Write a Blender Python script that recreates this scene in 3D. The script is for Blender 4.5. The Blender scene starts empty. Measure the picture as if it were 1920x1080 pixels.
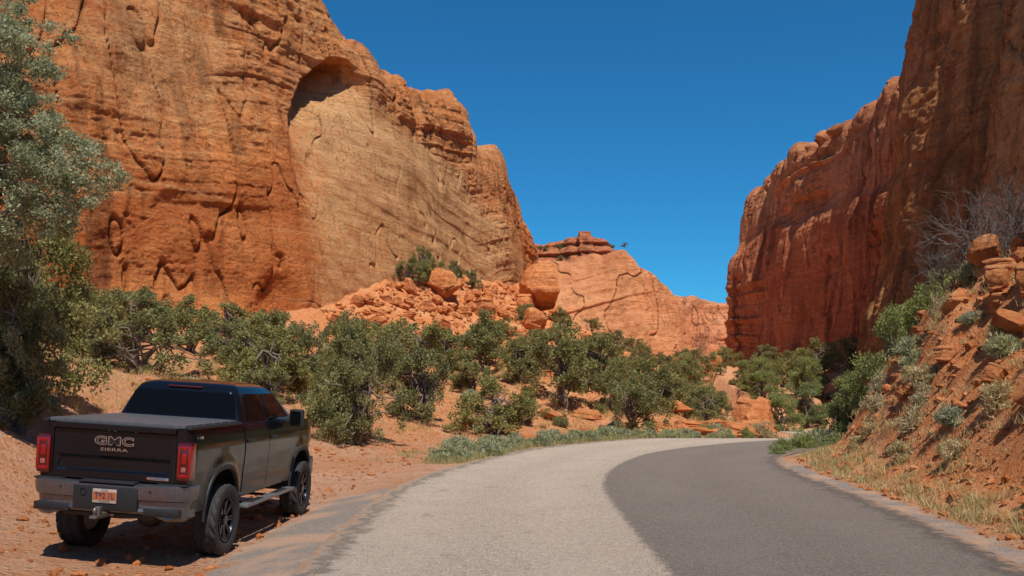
import bpy, bmesh, math, numpy as np
from mathutils import Vector, Matrix
scene=bpy.context.scene
COL=scene.collection
rng=np.random.RandomState(11)

# ------------------------------------------------------------------ noise
NL=64
LAT=np.random.RandomState(7).rand(NL,NL,NL)
def vn(x,y,z):
    xi=np.floor(x).astype(int); yi=np.floor(y).astype(int); zi=np.floor(z).astype(int)
    fx=x-xi; fy=y-yi; fz=z-zi
    fx=fx*fx*(3-2*fx); fy=fy*fy*(3-2*fy); fz=fz*fz*(3-2*fz)
    x0=xi&63; x1=(xi+1)&63; y0=yi&63; y1=(yi+1)&63; z0=zi&63; z1=(zi+1)&63
    a=LAT[x0,y0,z0]*(1-fx)+LAT[x1,y0,z0]*fx
    b=LAT[x0,y1,z0]*(1-fx)+LAT[x1,y1,z0]*fx
    c=LAT[x0,y0,z1]*(1-fx)+LAT[x1,y0,z1]*fx
    d=LAT[x0,y1,z1]*(1-fx)+LAT[x1,y1,z1]*fx
    a=a*(1-fy)+b*fy; c=c*(1-fy)+d*fy
    return (a*(1-fz)+c*fz)*2-1
def fbm(x,y,z,o=4,g=.5):
    x=np.asarray(x,float)+np.zeros(np.broadcast(x,y,z).shape); y=np.asarray(y,float)+x*0; z=np.asarray(z,float)+x*0
    s=x*0; a=1.; f=1.; t=0
    for i in range(o):
        s=s+a*vn(x*f+i*17.3,y*f+i*5.1,z*f+i*9.7); t+=a; a*=g; f*=2.03
    return s/t
def sst(x,a,b):
    t=np.clip((x-a)/(b-a),0,1); return t*t*(3-2*t)

# ------------------------------------------------------------------ mesh helpers
def fast_mesh(name,V,F,attrs=None,smooth=True):
    V=np.asarray(V,dtype=np.float32); F=np.asarray(F,dtype=np.int32); k=F.shape[1]
    me=bpy.data.meshes.new(name)
    me.vertices.add(len(V)); me.vertices.foreach_set('co',V.ravel())
    me.loops.add(F.size); me.loops.foreach_set('vertex_index',F.ravel())
    me.polygons.add(len(F)); me.polygons.foreach_set('loop_start',np.arange(0,F.size,k,dtype=np.int32))
    me.update(calc_edges=True)
    me.polygons.foreach_set('use_smooth',np.full(len(F),smooth))
    if attrs:
        for n,a in attrs.items():
            at=me.attributes.new(n,'FLOAT','POINT'); at.data.foreach_set('value',np.asarray(a,dtype=np.float32).ravel())
    me.validate()
    return me
def link(name,me,mat=None,parent=None,loc=None,**props):
    o=bpy.data.objects.new(name,me); COL.objects.link(o)
    if mat is not None and me is not None and len(me.materials)==0: me.materials.append(mat)
    if parent is not None: o.parent=parent
    if loc is not None: o.location=loc
    for k,v in props.items(): o[k]=v
    return o
def grid_faces(nu,nv):
    i=np.arange(nu-1)[:,None]*nv+np.arange(nv-1)[None,:]
    return np.stack([i,i+nv,i+nv+1,i+1],-1).reshape(-1,4)

# ------------------------------------------------------------------ material helper
class Mt:
    def __init__(s,name):
        s.m=bpy.data.materials.new(name); s.m.use_nodes=True; s.t=s.m.node_tree
        s.b=s.t.nodes['Principled BSDF']; s.out=s.t.nodes['Material Output']
    def put(s,sock,v):
        if isinstance(v,bpy.types.NodeSocket): s.t.links.new(v,sock)
        else:
            if hasattr(sock.default_value,'__len__') and not isinstance(v,str):
                v=tuple(v)
                if len(v)==3 and len(sock.default_value)==4: v=v+(1,)
            sock.default_value=v
    def n(s,typ,ins=None,**kw):
        nd=s.t.nodes.new(typ)
        for k,v in kw.items(): setattr(nd,k,v)
        for k,v in (ins or {}).items(): s.put(nd.inputs[k],v)
        return nd
    def mix(s,f,a,b,mode='MIX'):
        nd=s.n('ShaderNodeMix',data_type='RGBA',blend_type=mode)
        s.put(nd.inputs[0],f); s.put(nd.inputs[6],a); s.put(nd.inputs[7],b); return nd.outputs[2]
    def math(s,op,a,b=0.,c=0.):
        nd=s.n('ShaderNodeMath',operation=op); s.put(nd.inputs[0],a); s.put(nd.inputs[1],b); s.put(nd.inputs[2],c); return nd.outputs[0]
    def noise(s,vec,scale,detail=4,rough=.55,dist=0.):
        return s.n('ShaderNodeTexNoise',{'Vector':vec,'Scale':scale,'Detail':detail,'Roughness':rough,'Distortion':dist}).outputs['Fac']
    def pos(s,scale=(1,1,1),rot=(0,0,0),obj=False):
        g=s.n('ShaderNodeTexCoord').outputs['Object'] if obj else s.n('ShaderNodeNewGeometry').outputs['Position']
        return s.n('ShaderNodeMapping',{'Vector':g,'Scale':scale,'Rotation':rot}).outputs[0]
    def attr(s,name): return s.n('ShaderNodeAttribute',attribute_name=name).outputs['Fac']
    def rng(s,v,a,b,c=0.,d=1.):
        return s.n('ShaderNodeMapRange',{'Value':v,'From Min':a,'From Max':b,'To Min':c,'To Max':d}).outputs[0]
    def bump(s,h,dist,strength=1.,normal=None):
        i={'Height':h,'Distance':dist,'Strength':strength}
        if normal is not None: i['Normal']=normal
        return s.n('ShaderNodeBump',i).outputs[0]
    def set(s,**k):
        for a,v in k.items(): s.put(s.b.inputs[a.replace('_',' ')],v)
        return s.m
def simple(name,col,rough=.5,metal=0.,coat=0.,**k):
    m=Mt(name); p=m.pos(obj=True)
    nz=m.noise(p,14,3)
    c=m.mix(m.rng(nz,.3,.7),tuple(x*.85 for x in col),tuple(min(1,x*1.12) for x in col))
    m.set(Base_Color=c,Roughness=rough,Metallic=metal,Coat_Weight=coat)
    return m.m

def rock_mat(name,dark,mid,light,varn=.6,streak=(.05,.02,.012),xbed=.5,stripes=1.,sc=1.,bump=1.):
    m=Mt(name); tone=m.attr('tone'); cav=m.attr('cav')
    n1=m.noise(m.pos(),.16*sc,7,.6,.3)
    n2=m.noise(m.pos(),1.0*sc,8,.7)
    c=m.mix(m.rng(n1,.38,.62),dark,mid)
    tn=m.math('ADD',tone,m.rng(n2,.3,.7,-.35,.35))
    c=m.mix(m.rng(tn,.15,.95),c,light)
    bands=m.noise(m.pos((.05,.05,1.3),(.05,.08,0)),sc,7,.65,.4)
    c=m.mix(m.math('MULTIPLY',m.rng(bands,.54,.64),.42*stripes),c,tuple(x*.5 for x in mid))
    c=m.mix(m.math('MULTIPLY',m.rng(bands,.46,.36),.3),c,tuple(min(1,x*1.15) for x in light))
    xb=m.noise(m.pos((.2,.2,2.2),(.42,.25,.1)),sc,7,.66,.5)
    c=m.mix(m.math('MULTIPLY',m.rng(xb,.5,.62),xbed*.75),c,tuple(x*.6 for x in mid))
    st=m.noise(m.pos((.5,.5,.03)),sc,6,.62,.25)
    lg=m.noise(m.pos((.07,.07,.035)),sc,3)
    sf=m.math('MULTIPLY',m.rng(st,.49,.60),m.rng(lg,.42,.56))
    sf=m.math('MULTIPLY',sf,m.rng(tone,.0,1.,varn,varn*.3))
    c=m.mix(sf,c,streak)
    stain=m.noise(m.pos((.12,.12,.08)),sc,5,.65,.8)
    c=m.mix(m.math('MULTIPLY',m.rng(stain,.56,.64),.5*varn),c,tuple(x*.42 for x in dark))
    c=m.mix(m.math('MULTIPLY',cav,.6),c,tuple(x*.45 for x in dark))  # cav brings the painted crevice shade into the rock colour
    fine=m.noise(m.pos(),5,8,.78)
    c=m.mix(m.rng(fine,.49,.62,0,.28),c,tuple(x*.45 for x in mid))
    c=m.mix(m.rng(fine,.49,.36,0,.3),c,tuple(min(1,x*1.15) for x in light))
    ck=m.noise(m.pos((.9,.9,.5)),sc*.7,5,.62,1.2)
    cl=m.rng(m.math('ABSOLUTE',m.math('SUBTRACT',ck,.5)),.0,.010,1,0)
    cl=m.math('MULTIPLY',cl,m.rng(n1,.44,.56))
    c=m.mix(m.math('MULTIPLY',cl,.5),c,tuple(x*.25 for x in dark))
    b1=m.bump(n2,1.0*bump,1.)
    b2=m.bump(m.math('ADD',m.math('MULTIPLY',bands,.8+.2*stripes),m.math('MULTIPLY',xb,.8)),.6*bump,.85,b1)
    b3=m.bump(m.math('SUBTRACT',fine,m.math('MULTIPLY',cl,.8)),.28*bump,1.,b2)
    m.set(Base_Color=c,Roughness=.95,Specular_IOR_Level=.04,Normal=b3)
    return m.m
ROCK_L=rock_mat('red_sandstone',(.70,.18,.05),(1.0,.34,.105),(1.0,.55,.25),.85,(.14,.045,.024),.42,.6)
ROCK_R=rock_mat('varnished_sandstone',(.60,.18,.085),(.82,.285,.125),(.94,.43,.20),.9,(.13,.045,.03),.25)
ROCK_N=rock_mat('brown_sandstone',(.64,.245,.095),(.86,.375,.15),(.98,.51,.225),.75,(.16,.075,.042),.6,1.,1.3,1.1)
ROCK_F=rock_mat('far_sandstone',(.62,.20,.08),(.80,.30,.12),(.90,.42,.19),.45,(.3,.10,.045),.3,.8,.5)
ROCK_B=rock_mat('boulder_sandstone',(.60,.17,.055),(.80,.275,.095),(.92,.40,.165),.25,(.2,.07,.035),.4,1.,2.2,.35)

# ------------------------------------------------------------------ road lines and terrain height
Lp=np.array([(-1.6,-80),(-2.0,2),(-2.3,6),(-2.42,10),(-2.5,14),(-2.35,18.8),(-1.4,23.7),(.8,30.3),(5,35.9),(10,39.2),(13.6,43.5),(15.6,50),(17,62),(19,80),(24,110),(27,150),(38,185),(50,220),(70,320),(200,900)],float)
Mp=np.array([(2.2,-80),(1.9,2),(1.8,6),(1.75,10),(1.75,14),(1.9,18.8),(2.7,23.4),(4.5,28.4),(7.8,32.8),(11.8,36.2),(16,41.5),(18.3,49),(19.7,61)],float)
Rp=np.array([(5.4,-80),(5.2,2),(5.5,6),(5.8,10),(6.3,14),(6.65,18),(6.9,22),(7.7,26),(10,29.6),(13.7,33.2),(18,39),(20.6,47.5),(22,60),(24,80),(28.5,110),(33,150),(44,182),(56,217),(76,317),(206,897)],float)
def polydist(P,x,y):
    best=np.full(x.shape,1e9); sg=np.ones(x.shape)
    for a,b in zip(P[:-1],P[1:]):
        d=b-a; L2=(d**2).sum()
        t=np.clip(((x-a[0])*d[0]+(y-a[1])*d[1])/L2,0,1)
        qx=x-a[0]-t*d[0]; qy=y-a[1]-t*d[1]; q=np.hypot(qx,qy)
        s=np.sign(d[0]*(y-a[1])-d[1]*(x-a[0])+1e-9)
        m=q<best-1e-6; best=np.where(m,q,best); sg=np.where(m,s,sg)
    return best*sg
LC=np.array([(-38,36),(-31,50),(-25.5,56),(-20.5,62),(-16.5,68),(-14,73),(-11.9,79),(-10,84),(-8,89),(-5.8,96),(-3.8,103),(-1.5,110),(0,117),(1.3,122),(2.6,126),(3.6,131),(3.8,137)],float)
def base_z(y): return np.interp(y,[0,36,44,60,150,400],[0,0,-.5,-.8,5,12])
def terr(x,y,full=False):
    x=np.asarray(x,float); y=np.asarray(y,float)
    sl=polydist(Lp,x,y); sr=-polydist(Rp,x,y)
    hl=np.interp(sl,[0,.9,2.8,4,6.5,10,20,40,70,130],[0,0,.115,.3,1.0,1.9,4.0,6.4,9,13])
    pad=np.interp(sl,[0,.4,1.3,3.15,5,6.5,9],[0,-.05,-.2,-.09,.2,.75,1.5])
    pf=1-sst(y,18.5,23); hl=np.where(sl<9,hl*(1-pf)+pad*pf,hl)
    fr=np.interp(y,[0,26,38,60,200],[1,1,.82,.4,.3])
    hr=np.interp(sr,[0,.8,1.6,3.1,5.0,8,12,20,60],[0,.03,.5,2.5,4.7,6.3,7.2,8.4,11])*fr
    c=np.abs(polydist(LC,x,y))
    tal=6.6*np.exp(-c/9)*sst(y,60,92)*sst(175-y,0,25)+1.0*np.exp(-c/4)
    n1=fbm(x*.12,y*.12,1.3,3); n2=fbm(x*.6,y*.6,4.,4); n3=fbm(x*2.3,y*2.3,7.,3)
    al=sst(sl,3.4,9); ar=sst(sr,1.2,4)
    z=base_z(y)+np.where(sl>0,hl+tal,0)+np.where(sr>0,hr,0)
    rg=(1-np.abs(fbm(x*.9,y*.9,2.,4))*2.2)
    z=z+al*(n1*1.0+n2*.5+n3*.14)+ar*(n1*.7+n2*.85+n3*.3+rg*.28)
    z=z+np.where(sr>0,ar*.10*np.tanh(vn(z*1.8,x*.15,y*.15)*3),0)
    z=z+.015*n3*(sst(sl,0,1)+sst(sr,0,1))
    ins=(sl<=0)&(sr<=0)
    inside=np.minimum(sst(-sl,.02,.5),sst(-sr,.02,.5))
    z=z-.08*inside
    z=z+np.where(ins,(1.6+n2*.6)*sst(y,58,70),0)
    if full: return z,sl,sr,n1,n2,n3
    return z
def tz(x,y): return float(terr(np.array([x]),np.array([y]))[0])

def axis(lo,hi,step,far_lo,far_hi,g=1.09):
    a=list(np.arange(lo,hi+1e-6,step)); s=step; v=hi
    while v<far_hi: s*=g; v+=s; a.append(v)
    s=step; v=lo; pre=[]
    while v>far_lo: s*=g; v-=s; pre.append(v)
    return np.array(pre[::-1]+a)
xs=axis(-14,16,.14,-1500,1500,1.045); ys=axis(4,42,.15,-300,2500,1.03)
GX,GY=np.meshgrid(xs,ys,indexing='ij')
GZ,SL,SR,n1,n2,n3=terr(GX,GY,True)
redv=np.clip(sst(SR,0,1.6)*1.2+.25*sst(SL,1,5)+.5*sst(GY,20,40)*sst(SL,0,3)+.5*sst(GY,42,66)+.25*n1,0,1)
asph=np.where(SL>0,(1-sst(SL,.55,2.1+0*SL))*(1-sst(GY,16,21)),0)+np.where(SR>0,1-sst(SR,.1,.7),0)*(1-sst(GY,22,27))
asph=np.where((SL<=0)&(SR<=0),1-sst(GY,50,58),asph)
me=fast_mesh('ground',np.stack([GX,GY,GZ],-1).reshape(-1,3),grid_faces(len(xs),len(ys)),{'redness':redv,'asph':asph})
gm=Mt('desert_soil'); P=gm.pos()
a=gm.noise(P,.35,6,.6); b=gm.noise(P,3.,7,.74); f=gm.noise(P,22,6,.75)
sand=gm.mix(gm.rng(b,.35,.65),(.78,.38,.21),(.94,.60,.40))
sand=gm.mix(gm.rng(a,.4,.65),sand,(.78,.36,.18))
red=gm.mix(gm.rng(b,.36,.64),(.76,.225,.066),(.93,.40,.155))
red=gm.mix(gm.math('MULTIPLY',gm.rng(a,.48,.62),.55),red,(.93,.53,.28))
c=gm.mix(gm.math('ADD',gm.attr('redness'),gm.rng(a,.4,.6,-.15,.15)),sand,red)
vor=gm.n('ShaderNodeTexVoronoi',{'Vector':P,'Scale':8.}).outputs
vc=gm.math('MULTIPLY',gm.rng(vor['Distance'],.32,.12),gm.rng(b,.42,.56,0,.85))
c=gm.mix(vc,c,gm.mix(gm.n('ShaderNodeSeparateColor',{0:vor['Color']}).outputs[0],(.48,.17,.075),(.94,.57,.35)))
c=gm.mix(gm.rng(f,.45,.66,0,.40),c,(.42,.17,.085))
c=gm.mix(gm.rng(gm.noise(P,1.1,6,.75),.56,.68,0,.35),c,(.50,.19,.09))
ag=gm.mix(gm.rng(f,.3,.7),(.15,.12,.10),(.33,.275,.235))
af=gm.rng(gm.math('ADD',gm.attr('asph'),gm.rng(gm.noise(P,1.6,7,.72),.3,.7,-.55,.45)),.34,.62)
dustn=gm.rng(gm.noise(P,.9,5),.45,.60,0,.6)
ag=gm.mix(dustn,ag,(.50,.29,.18))
c=gm.mix(af,c,ag)
h=gm.math('ADD',gm.math('MULTIPLY',f,.5),gm.math('ADD',b,gm.math('MULTIPLY',gm.rng(vor['Distance'],.0,.35,1,0),.5)))
gm.set(Base_Color=c,Roughness=.97,Specular_IOR_Level=.05,Normal=gm.bump(h,gm.rng(af,0,1,.24,.04),1.))
link('ground',me,gm.m,kind='structure',label='orange sandy desert ground with rubbly red slopes',category='ground')

# ------------------------------------------------------------------ road
def resample(P,n):
    t=np.linspace(0,len(P)-1,n); i=np.minimum(t.astype(int),len(P)-2); f=(t-i)[:,None]
    p0=P[np.maximum(i-1,0)];p1=P[i];p2=P[i+1];p3=P[np.minimum(i+2,len(P)-1)]
    return .5*((2*p1)+(-p0+p2)*f+(2*p0-5*p1+4*p2-p3)*f**2+(-p0+3*p1-3*p2+p3)*f**3)
nr=420
A=resample(Lp[1:13],nr); B=resample(Mp[1:13],nr); C=resample(Rp[1:13],nr)
A=np.vstack([[(-1.7,-60)],A]);B=np.vstack([[(2.1,-60)],B]);C=np.vstack([[(5.3,-60)],C])
lanes=np.concatenate([np.linspace(0,1,13),np.linspace(1,2,13)[1:]])
V=[];AT=[]
for l in lanes:
    if l<=1: Q=A*(1-l)+B*l
    else: Q=B*(2-l)+C*(l-1)
    z=base_z(Q[:,1])+.004
    V.append(np.column_stack([Q,z])); AT.append(np.full(len(Q),l))
V=np.array(V); AT=np.array(AT)
me=fast_mesh('road',V.reshape(-1,3),grid_faces(V.shape[0],V.shape[1])[:,::-1],{'lane':AT})
rm=Mt('worn_asphalt'); P=rm.pos(); ln=rm.attr('lane')
f=rm.noise(P,30,5,.85); f2=rm.noise(P,9,6,.8); g=rm.noise(P,.5,5,.6); sp=rm.n('ShaderNodeTexVoronoi',{'Vector':P,'Scale':30.}).outputs['Distance']
sp2=rm.n('ShaderNodeTexVoronoi',{'Vector':P,'Scale':17.}).outputs['Distance']
lc=rm.mix(rm.rng(f,.38,.62),(.215,.17,.13),(.74,.60,.475)); lc=rm.mix(rm.rng(g,.35,.7,0,.45),lc,(.53,.415,.315))
lc=rm.mix(rm.rng(f2,.42,.62,0,.5),lc,(.24,.185,.145))
dc=rm.mix(rm.rng(f,.38,.62),(.092,.074,.062),(.34,.278,.235)); dc=rm.mix(rm.rng(g,.35,.7,0,.4),dc,(.255,.202,.168))
dc=rm.mix(rm.rng(f2,.42,.62,0,.4),dc,(.108,.087,.073))
dc=rm.mix(rm.rng(sp,.24,.1,0,.65),dc,(.52,.44,.375)); lc=rm.mix(rm.rng(sp,.22,.09,0,.7),lc,(.84,.70,.57))
lc=rm.mix(rm.rng(sp2,.2,.07,0,.75),lc,(.11,.08,.065)); dc=rm.mix(rm.rng(sp2,.2,.07,0,.5),dc,(.05,.04,.035))
edge=rm.math('ADD',ln,rm.rng(rm.noise(P,7,6,.8),.3,.7,-.02,.02))
tr=rm.math('MULTIPLY',rm.rng(rm.math('ABSOLUTE',rm.math('SUBTRACT',rm.math('FRACT',rm.math('MULTIPLY',ln,2.)),.5)),.5,.1,0,1),rm.rng(rm.noise(P,.8,3),.35,.65,.1,.6))
lc=rm.mix(rm.math('MULTIPLY',tr,.5),lc,(.61,.49,.385)); dc=rm.mix(rm.math('MULTIPLY',tr,.4),dc,(.29,.24,.205))
c=rm.mix(rm.rng(edge,.985,1.012),lc,dc)
stn=rm.math('MULTIPLY',rm.rng(rm.noise(P,1.7,5,.7),.6,.72),.55); c=rm.mix(stn,c,(.13,.10,.085))
ed=rm.math('ADD',rm.math('MINIMUM',ln,rm.math('SUBTRACT',2.,ln)),rm.rng(rm.noise(P,2.3,6,.7),.3,.7,-.06,.06))
c=rm.mix(rm.math('MULTIPLY',rm.rng(rm.math('ABSOLUTE',rm.math('SUBTRACT',ed,.06)),.0,.05,1,0),.65),c,(.105,.08,.065))
c=rm.mix(rm.rng(ed,.03,.0),c,(.40,.24,.15))
rm.set(Base_Color=c,Roughness=.94,Specular_IOR_Level=.1,Normal=rm.bump(rm.math('ADD',f,f2),.03,1.))
link('road',me,rm.m,kind='structure',label='curving two-lane asphalt road, pale lane beside darker lane',category='road')

# ------------------------------------------------------------------ cliffs
def blur(a,n):
    for ax in (0,1):
        p=np.pad(a,[(n,n) if i==ax else (0,0) for i in range(2)],mode='edge')
        c=np.cumsum(p,axis=ax); c=np.concatenate([np.zeros_like(np.take(c,[0],axis=ax)),c],axis=ax)
        L=a.shape[ax]; a=(np.take(c,np.arange(2*n+1,2*n+1+L),axis=ax)-np.take(c,np.arange(L),axis=ax))/(2*n+1)
    return a
def cliff(rows,nu,nv,disp,back=14,nb=26,topn=1.2,topf=.25,smooth=9,seed=0,topramp=None):
    R=np.array(rows,float); k=len(R)
    seg=np.hypot(np.diff((R[:,0]+R[:,3])/2),np.diff((R[:,1]+R[:,4])/2)); cum=np.r_[0,np.cumsum(seg)]
    s=np.linspace(0,cum[-1],nu); r=np.interp(s,cum,np.arange(k))
    Q=np.stack([np.interp(r,np.arange(k),R[:,i]) for i in range(6)],-1)
    ker=np.hanning(smooth*2+3)[1:-1]; ker/=ker.sum()
    Qp=np.pad(Q,((len(ker)//2,)*2,(0,0)),mode='edge')
    Q=np.stack([np.convolve(Qp[:,i],ker,'valid') for i in range(6)],-1)
    mid=(Q[:,:2]+Q[:,3:5])/2
    w=max(3,nu//60); t=np.gradient(mid,axis=0); tp=np.pad(t,((w,w),(0,0)),mode='edge')
    t=np.stack([np.convolve(tp[:,i],np.ones(2*w+1)/(2*w+1),'valid') for i in range(2)],-1)
    t/=np.linalg.norm(t,axis=1)[:,None]; out=np.stack([t[:,1],-t[:,0]],-1)
    v=np.linspace(0,1,nv)
    B=Q[:,None,:3]; T=Q[:,None,3:]
    Pz=B+(T-B)*v[None,:,None]
    kn=np.sqrt(np.abs(vn(s*topf+seed*3,s*0+seed,s*0+2.)))*1.0+.5*np.sqrt(np.abs(vn(s*topf*2.7+seed*3,s*0+seed,s*0+5.)))-.8
    if topramp: kn=kn*np.interp(r,*topramp)
    Pz[:,:,2]+=(kn*topn)[:,None]*sst(v,.90,1)[None,:]
    d,tone,cav=disp(Pz[:,:,0],Pz[:,:,1],Pz[:,:,2],r[:,None]+0*v[None],s[:,None]+0*v[None],v[None]+0*s[:,None])
    cav=np.clip(cav+np.clip((blur(d,5)-d)*1.6-.05,0,.7),0,1)  # crevice shade painted into the colour: darker where the wall is recessed
    hz=(1-v)*(Q[:,5]-Q[:,2])[:,None]
    d=d-1.6*np.exp(-hz/.8)+(kn[:,None]*.6*topn-.1)*np.exp(-hz/2.5)
    Pz[:,:,:2]+=out[:,None,:]*d[:,:,None]
    w=np.linspace(0,1,nb+1)[1:]; cap=np.zeros((nu,nb,3))
    e=Pz[:,-1]; cap[:,:,:2]=e[:,None,:2]-out[:,None,:]*(w**1.5*back)[None,:,None]
    cn=fbm(cap[:,:,0]*.3,cap[:,:,1]*.3,seed+3.,4)
    cap[:,:,2]=e[:,None,2]+(.5*np.sqrt(w)-w*back*.06)[None,:]+cn*.7*w[None,:]
    ALL=np.concatenate([Pz,cap],1)
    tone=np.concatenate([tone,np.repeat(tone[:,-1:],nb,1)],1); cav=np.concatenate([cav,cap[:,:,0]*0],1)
    return ALL,tone,cav
def rough(X,Y,Z,amp=1.,seed=0.,ledge=1.,holes=.6):
    big=fbm(X*.07+seed,Y*.07,Z*.045,2)*1.7
    med=fbm(X*.25+seed,Y*.25,Z*.16,3)*.35
    blk=np.tanh(fbm(X*.13+seed,Y*.13,Z*.05,2)*12)*.34+np.tanh(fbm(X*.4+seed,Y*.4,Z*.22+3,2)*10)*.12
    warp=fbm(X*.06+seed,Y*.06,Z*.06,2)*2.5-X*.16
    zz=Z+warp
    msk=sst(fbm(X*.1,Y*.1+seed,Z*.1,2),-.1,.4)
    led=np.tanh(vn(zz*.38,zz*0+seed,X*.03)*9)*.30+np.tanh(vn(zz*1.05,zz*0+3+seed,X*.05)*8)*.16+np.tanh(vn(zz*2.3,zz*0+7+seed,X*.08)*6)*.06
    led=led*ledge*(.10+.95*msk)
    ch=fbm(X*.3+seed,Y*.3,Z*.05,3); crack=-np.exp(-(ch/.014)**2)*.45
    tf=fbm(X*1.2+seed+9,Y*1.2,Z*1.9,2); hole=sst(tf,.25,.42)*sst(fbm(X*.12,Y*.12+seed,Z*.16+4,2),.12,.4)
    rid=1-np.abs(fbm(X*.8+seed,Y*.8,Z*1.6,4))*2
    fine=rid*.15*(.3+.7*msk)+fbm(X*4+seed,Y*4,Z*7,2)*.06
    d=(big+med+led+blk+crack-hole*holes+fine)*amp
    return d,hole
def disp_left(X,Y,Z,r,s,v):
    d,hole=rough(X,Y,Z,1.0,2.,.8,.12)
    rim=np.interp(r,[0,3.8,4.05,4.25,4.6,5,5.6,6,7,8.5,10,12,14,15,17],[-5,-5,24,28.4,31.2,31.6,30.2,29,27.5,26.5,24.5,22,17,12,8])+fbm(s*.3,s*0,1.,3)*1.0
    q=rim-Z
    lw=np.interp(q,[0,6,14,22],[.12,.22,.7,1.1])
    m=sst((q+.15)/np.interp(r,[5,5.6],[.5,3.0]),0,1)*sst((r-4.04)/lw,-.2,1)
    dep=np.interp(r,[4,4.3,4.9,5.4,6.2,8,12,15],[.8,1.9,1.9,.9,.2,.1,.1,.1])*np.clip(1-q/12,.0,1)
    alc=2.9*np.exp(-((r-4.70)/.42)**2)*(1-sst(q,1.8,5.8))
    sm=fbm(X*.07+2,Y*.07,Z*.045,2)*1.7+.3+fbm(X*.4,Y*.4,Z*.7,4)*.14
    bd=Z*1.0+X*.45+fbm(X*.1,Y*.1,Z*.1,2)*2
    sm=sm+np.tanh(vn(bd*.42,bd*0,X*.02)*5)*.09+np.tanh(vn(bd*1.3,bd*0+5,X*.02)*4)*.045
    cf=fbm(X*.2+15,Y*.2,Z*.08-X*.05,3); sm=sm-np.exp(-(cf/.012)**2)*.25
    far=sst(r,9.,12.)
    sm=sm*(1-far)+(sm*.35+d*.65)*far
    dd=d*(1-m)+(sm-dep-alc)*m
    foot=np.interp(r,[0,2,3.5,4.1,4.6],[12,12.5,12,10.5,0])
    und=np.exp(-((Z-foot+3.2)/2.4)**2)*sst(r,1,2.5)*(1-sst(r,3.9,4.4))
    dd=dd-und*1.2
    dd=dd+.8*np.exp(-((r-3.5)/.6)**2)*sst(Z,12,24)
    mt=sst(q,-.5,2.5)*sst(r,3.85,4.8)
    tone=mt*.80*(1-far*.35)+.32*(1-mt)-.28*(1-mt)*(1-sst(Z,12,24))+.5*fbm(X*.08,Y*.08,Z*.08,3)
    return dd,np.clip(tone,0,1),hole*0
rowsL=[(-38,36,0,-44,44,41),(-31,50,2,-36,60,41),(-25.5,56,3,-30,66,41),(-20.5,62,4,-24.5,73,39.5),(-16.5,68,5,-19.5,79,38),
(-14,73,6,-15.5,84,36),(-11.9,79,7,-12.7,89,32.3),(-10,84,8,-10.9,93,31.3),(-8,89,8,-8.7,98,33.8),(-5.8,96,9,-6.1,103,34.2),
(-3.8,103,10,-3.9,110,31.6),(-1.5,110,10,-1.7,116,32.2),(0,117,11,-.3,121,30.6),(1.3,122,11,.8,126,28),(2.6,126,12,2.3,131,25),(3.6,131,12,3.2,134,22),(3.8,138,12,1,142,21),(0,152,12,-6,150,20)]
def build_cliff(name,rows,nu,nv,disp,mat,label,**k):
    A,t,c=cliff(rows,nu,nv,disp,**k)
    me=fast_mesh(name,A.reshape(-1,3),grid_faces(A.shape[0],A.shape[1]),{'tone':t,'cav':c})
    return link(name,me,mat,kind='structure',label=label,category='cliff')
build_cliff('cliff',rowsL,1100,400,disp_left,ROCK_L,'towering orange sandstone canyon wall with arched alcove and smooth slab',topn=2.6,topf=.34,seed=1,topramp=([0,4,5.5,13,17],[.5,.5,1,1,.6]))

def disp_right(X,Y,Z,r,s,v):
    d,hole=rough(X,Y,Z,1.1,21.,1.5,.4)
    up=sst(v+.12*fbm(s*.06,v*0,1.,3),.60,.68)
    d2=np.tanh(fbm(X*.22,Y*.22,Z*.03,2)*8)*.45+fbm(X*.6,Y*.6,Z*.1,3)*.3
    dd=d+d2*(1-up)-.8*up
    return dd,np.clip(.15+.5*up+.35*fbm(X*.1,Y*.1,Z*.12,3),0,1),hole*.3*up
rowsR=[(52,190,2,54,192,34),(41,165,4,44,165,34),(35.5,150,4,38.6,151,34.2),(36,140,3,39.9,142,37),(36.5,130,3,39.6,132,36),(36.7,120,2,39.3,124,35),(37,105,1,39.8,108,35.2),(36.8,92,0,39.3,96,34.8),(36,80,-1,38.4,84,33.2),(37,68,-1,40,70,33),(42,60,-1,45,60,33)]
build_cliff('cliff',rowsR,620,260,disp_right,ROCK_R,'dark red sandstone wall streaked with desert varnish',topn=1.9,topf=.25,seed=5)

def disp_near(X,Y,Z,r,s,v):
    d,hole=rough(X,Y,Z,.85,40.,1.1,.3)
    sm=fbm(X*.09+1,Y*.09,Z*.05,2)*.8
    pl=np.tanh((fbm(X*.1+3,Y*.1,Z*.02+X*.02,2))*20)*.5+np.tanh((fbm(X*.2+13,Y*.2+Z*.12,Z*.05,2))*14)*.25
    rid=(1-np.abs(fbm(X*1.6+3,Y*1.6,Z*2.4,4))*2)*.14
    dg=fbm(X*.25+9,Y*.25+Z*.1,Z*.12,3); dc=-np.exp(-(dg/.012)**2)*.4
    fis=-2.6*np.exp(-((r-4.35+.004*Z)/.07)**2)-1.4*np.exp(-((r-3.55-.01*Z)/.035)**2)-.9*np.exp(-((r-3.9+.006*Z)/.03)**2)
    step=1.3*sst(r,4.45,4.6)
    return sm+d+pl+rid+dc+fis+step,np.clip(.32+.4*fbm(X*.08,Y*.08,Z*.1,3)+.35*sst(r,4.4,4.7),0,1),hole*.2
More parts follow.
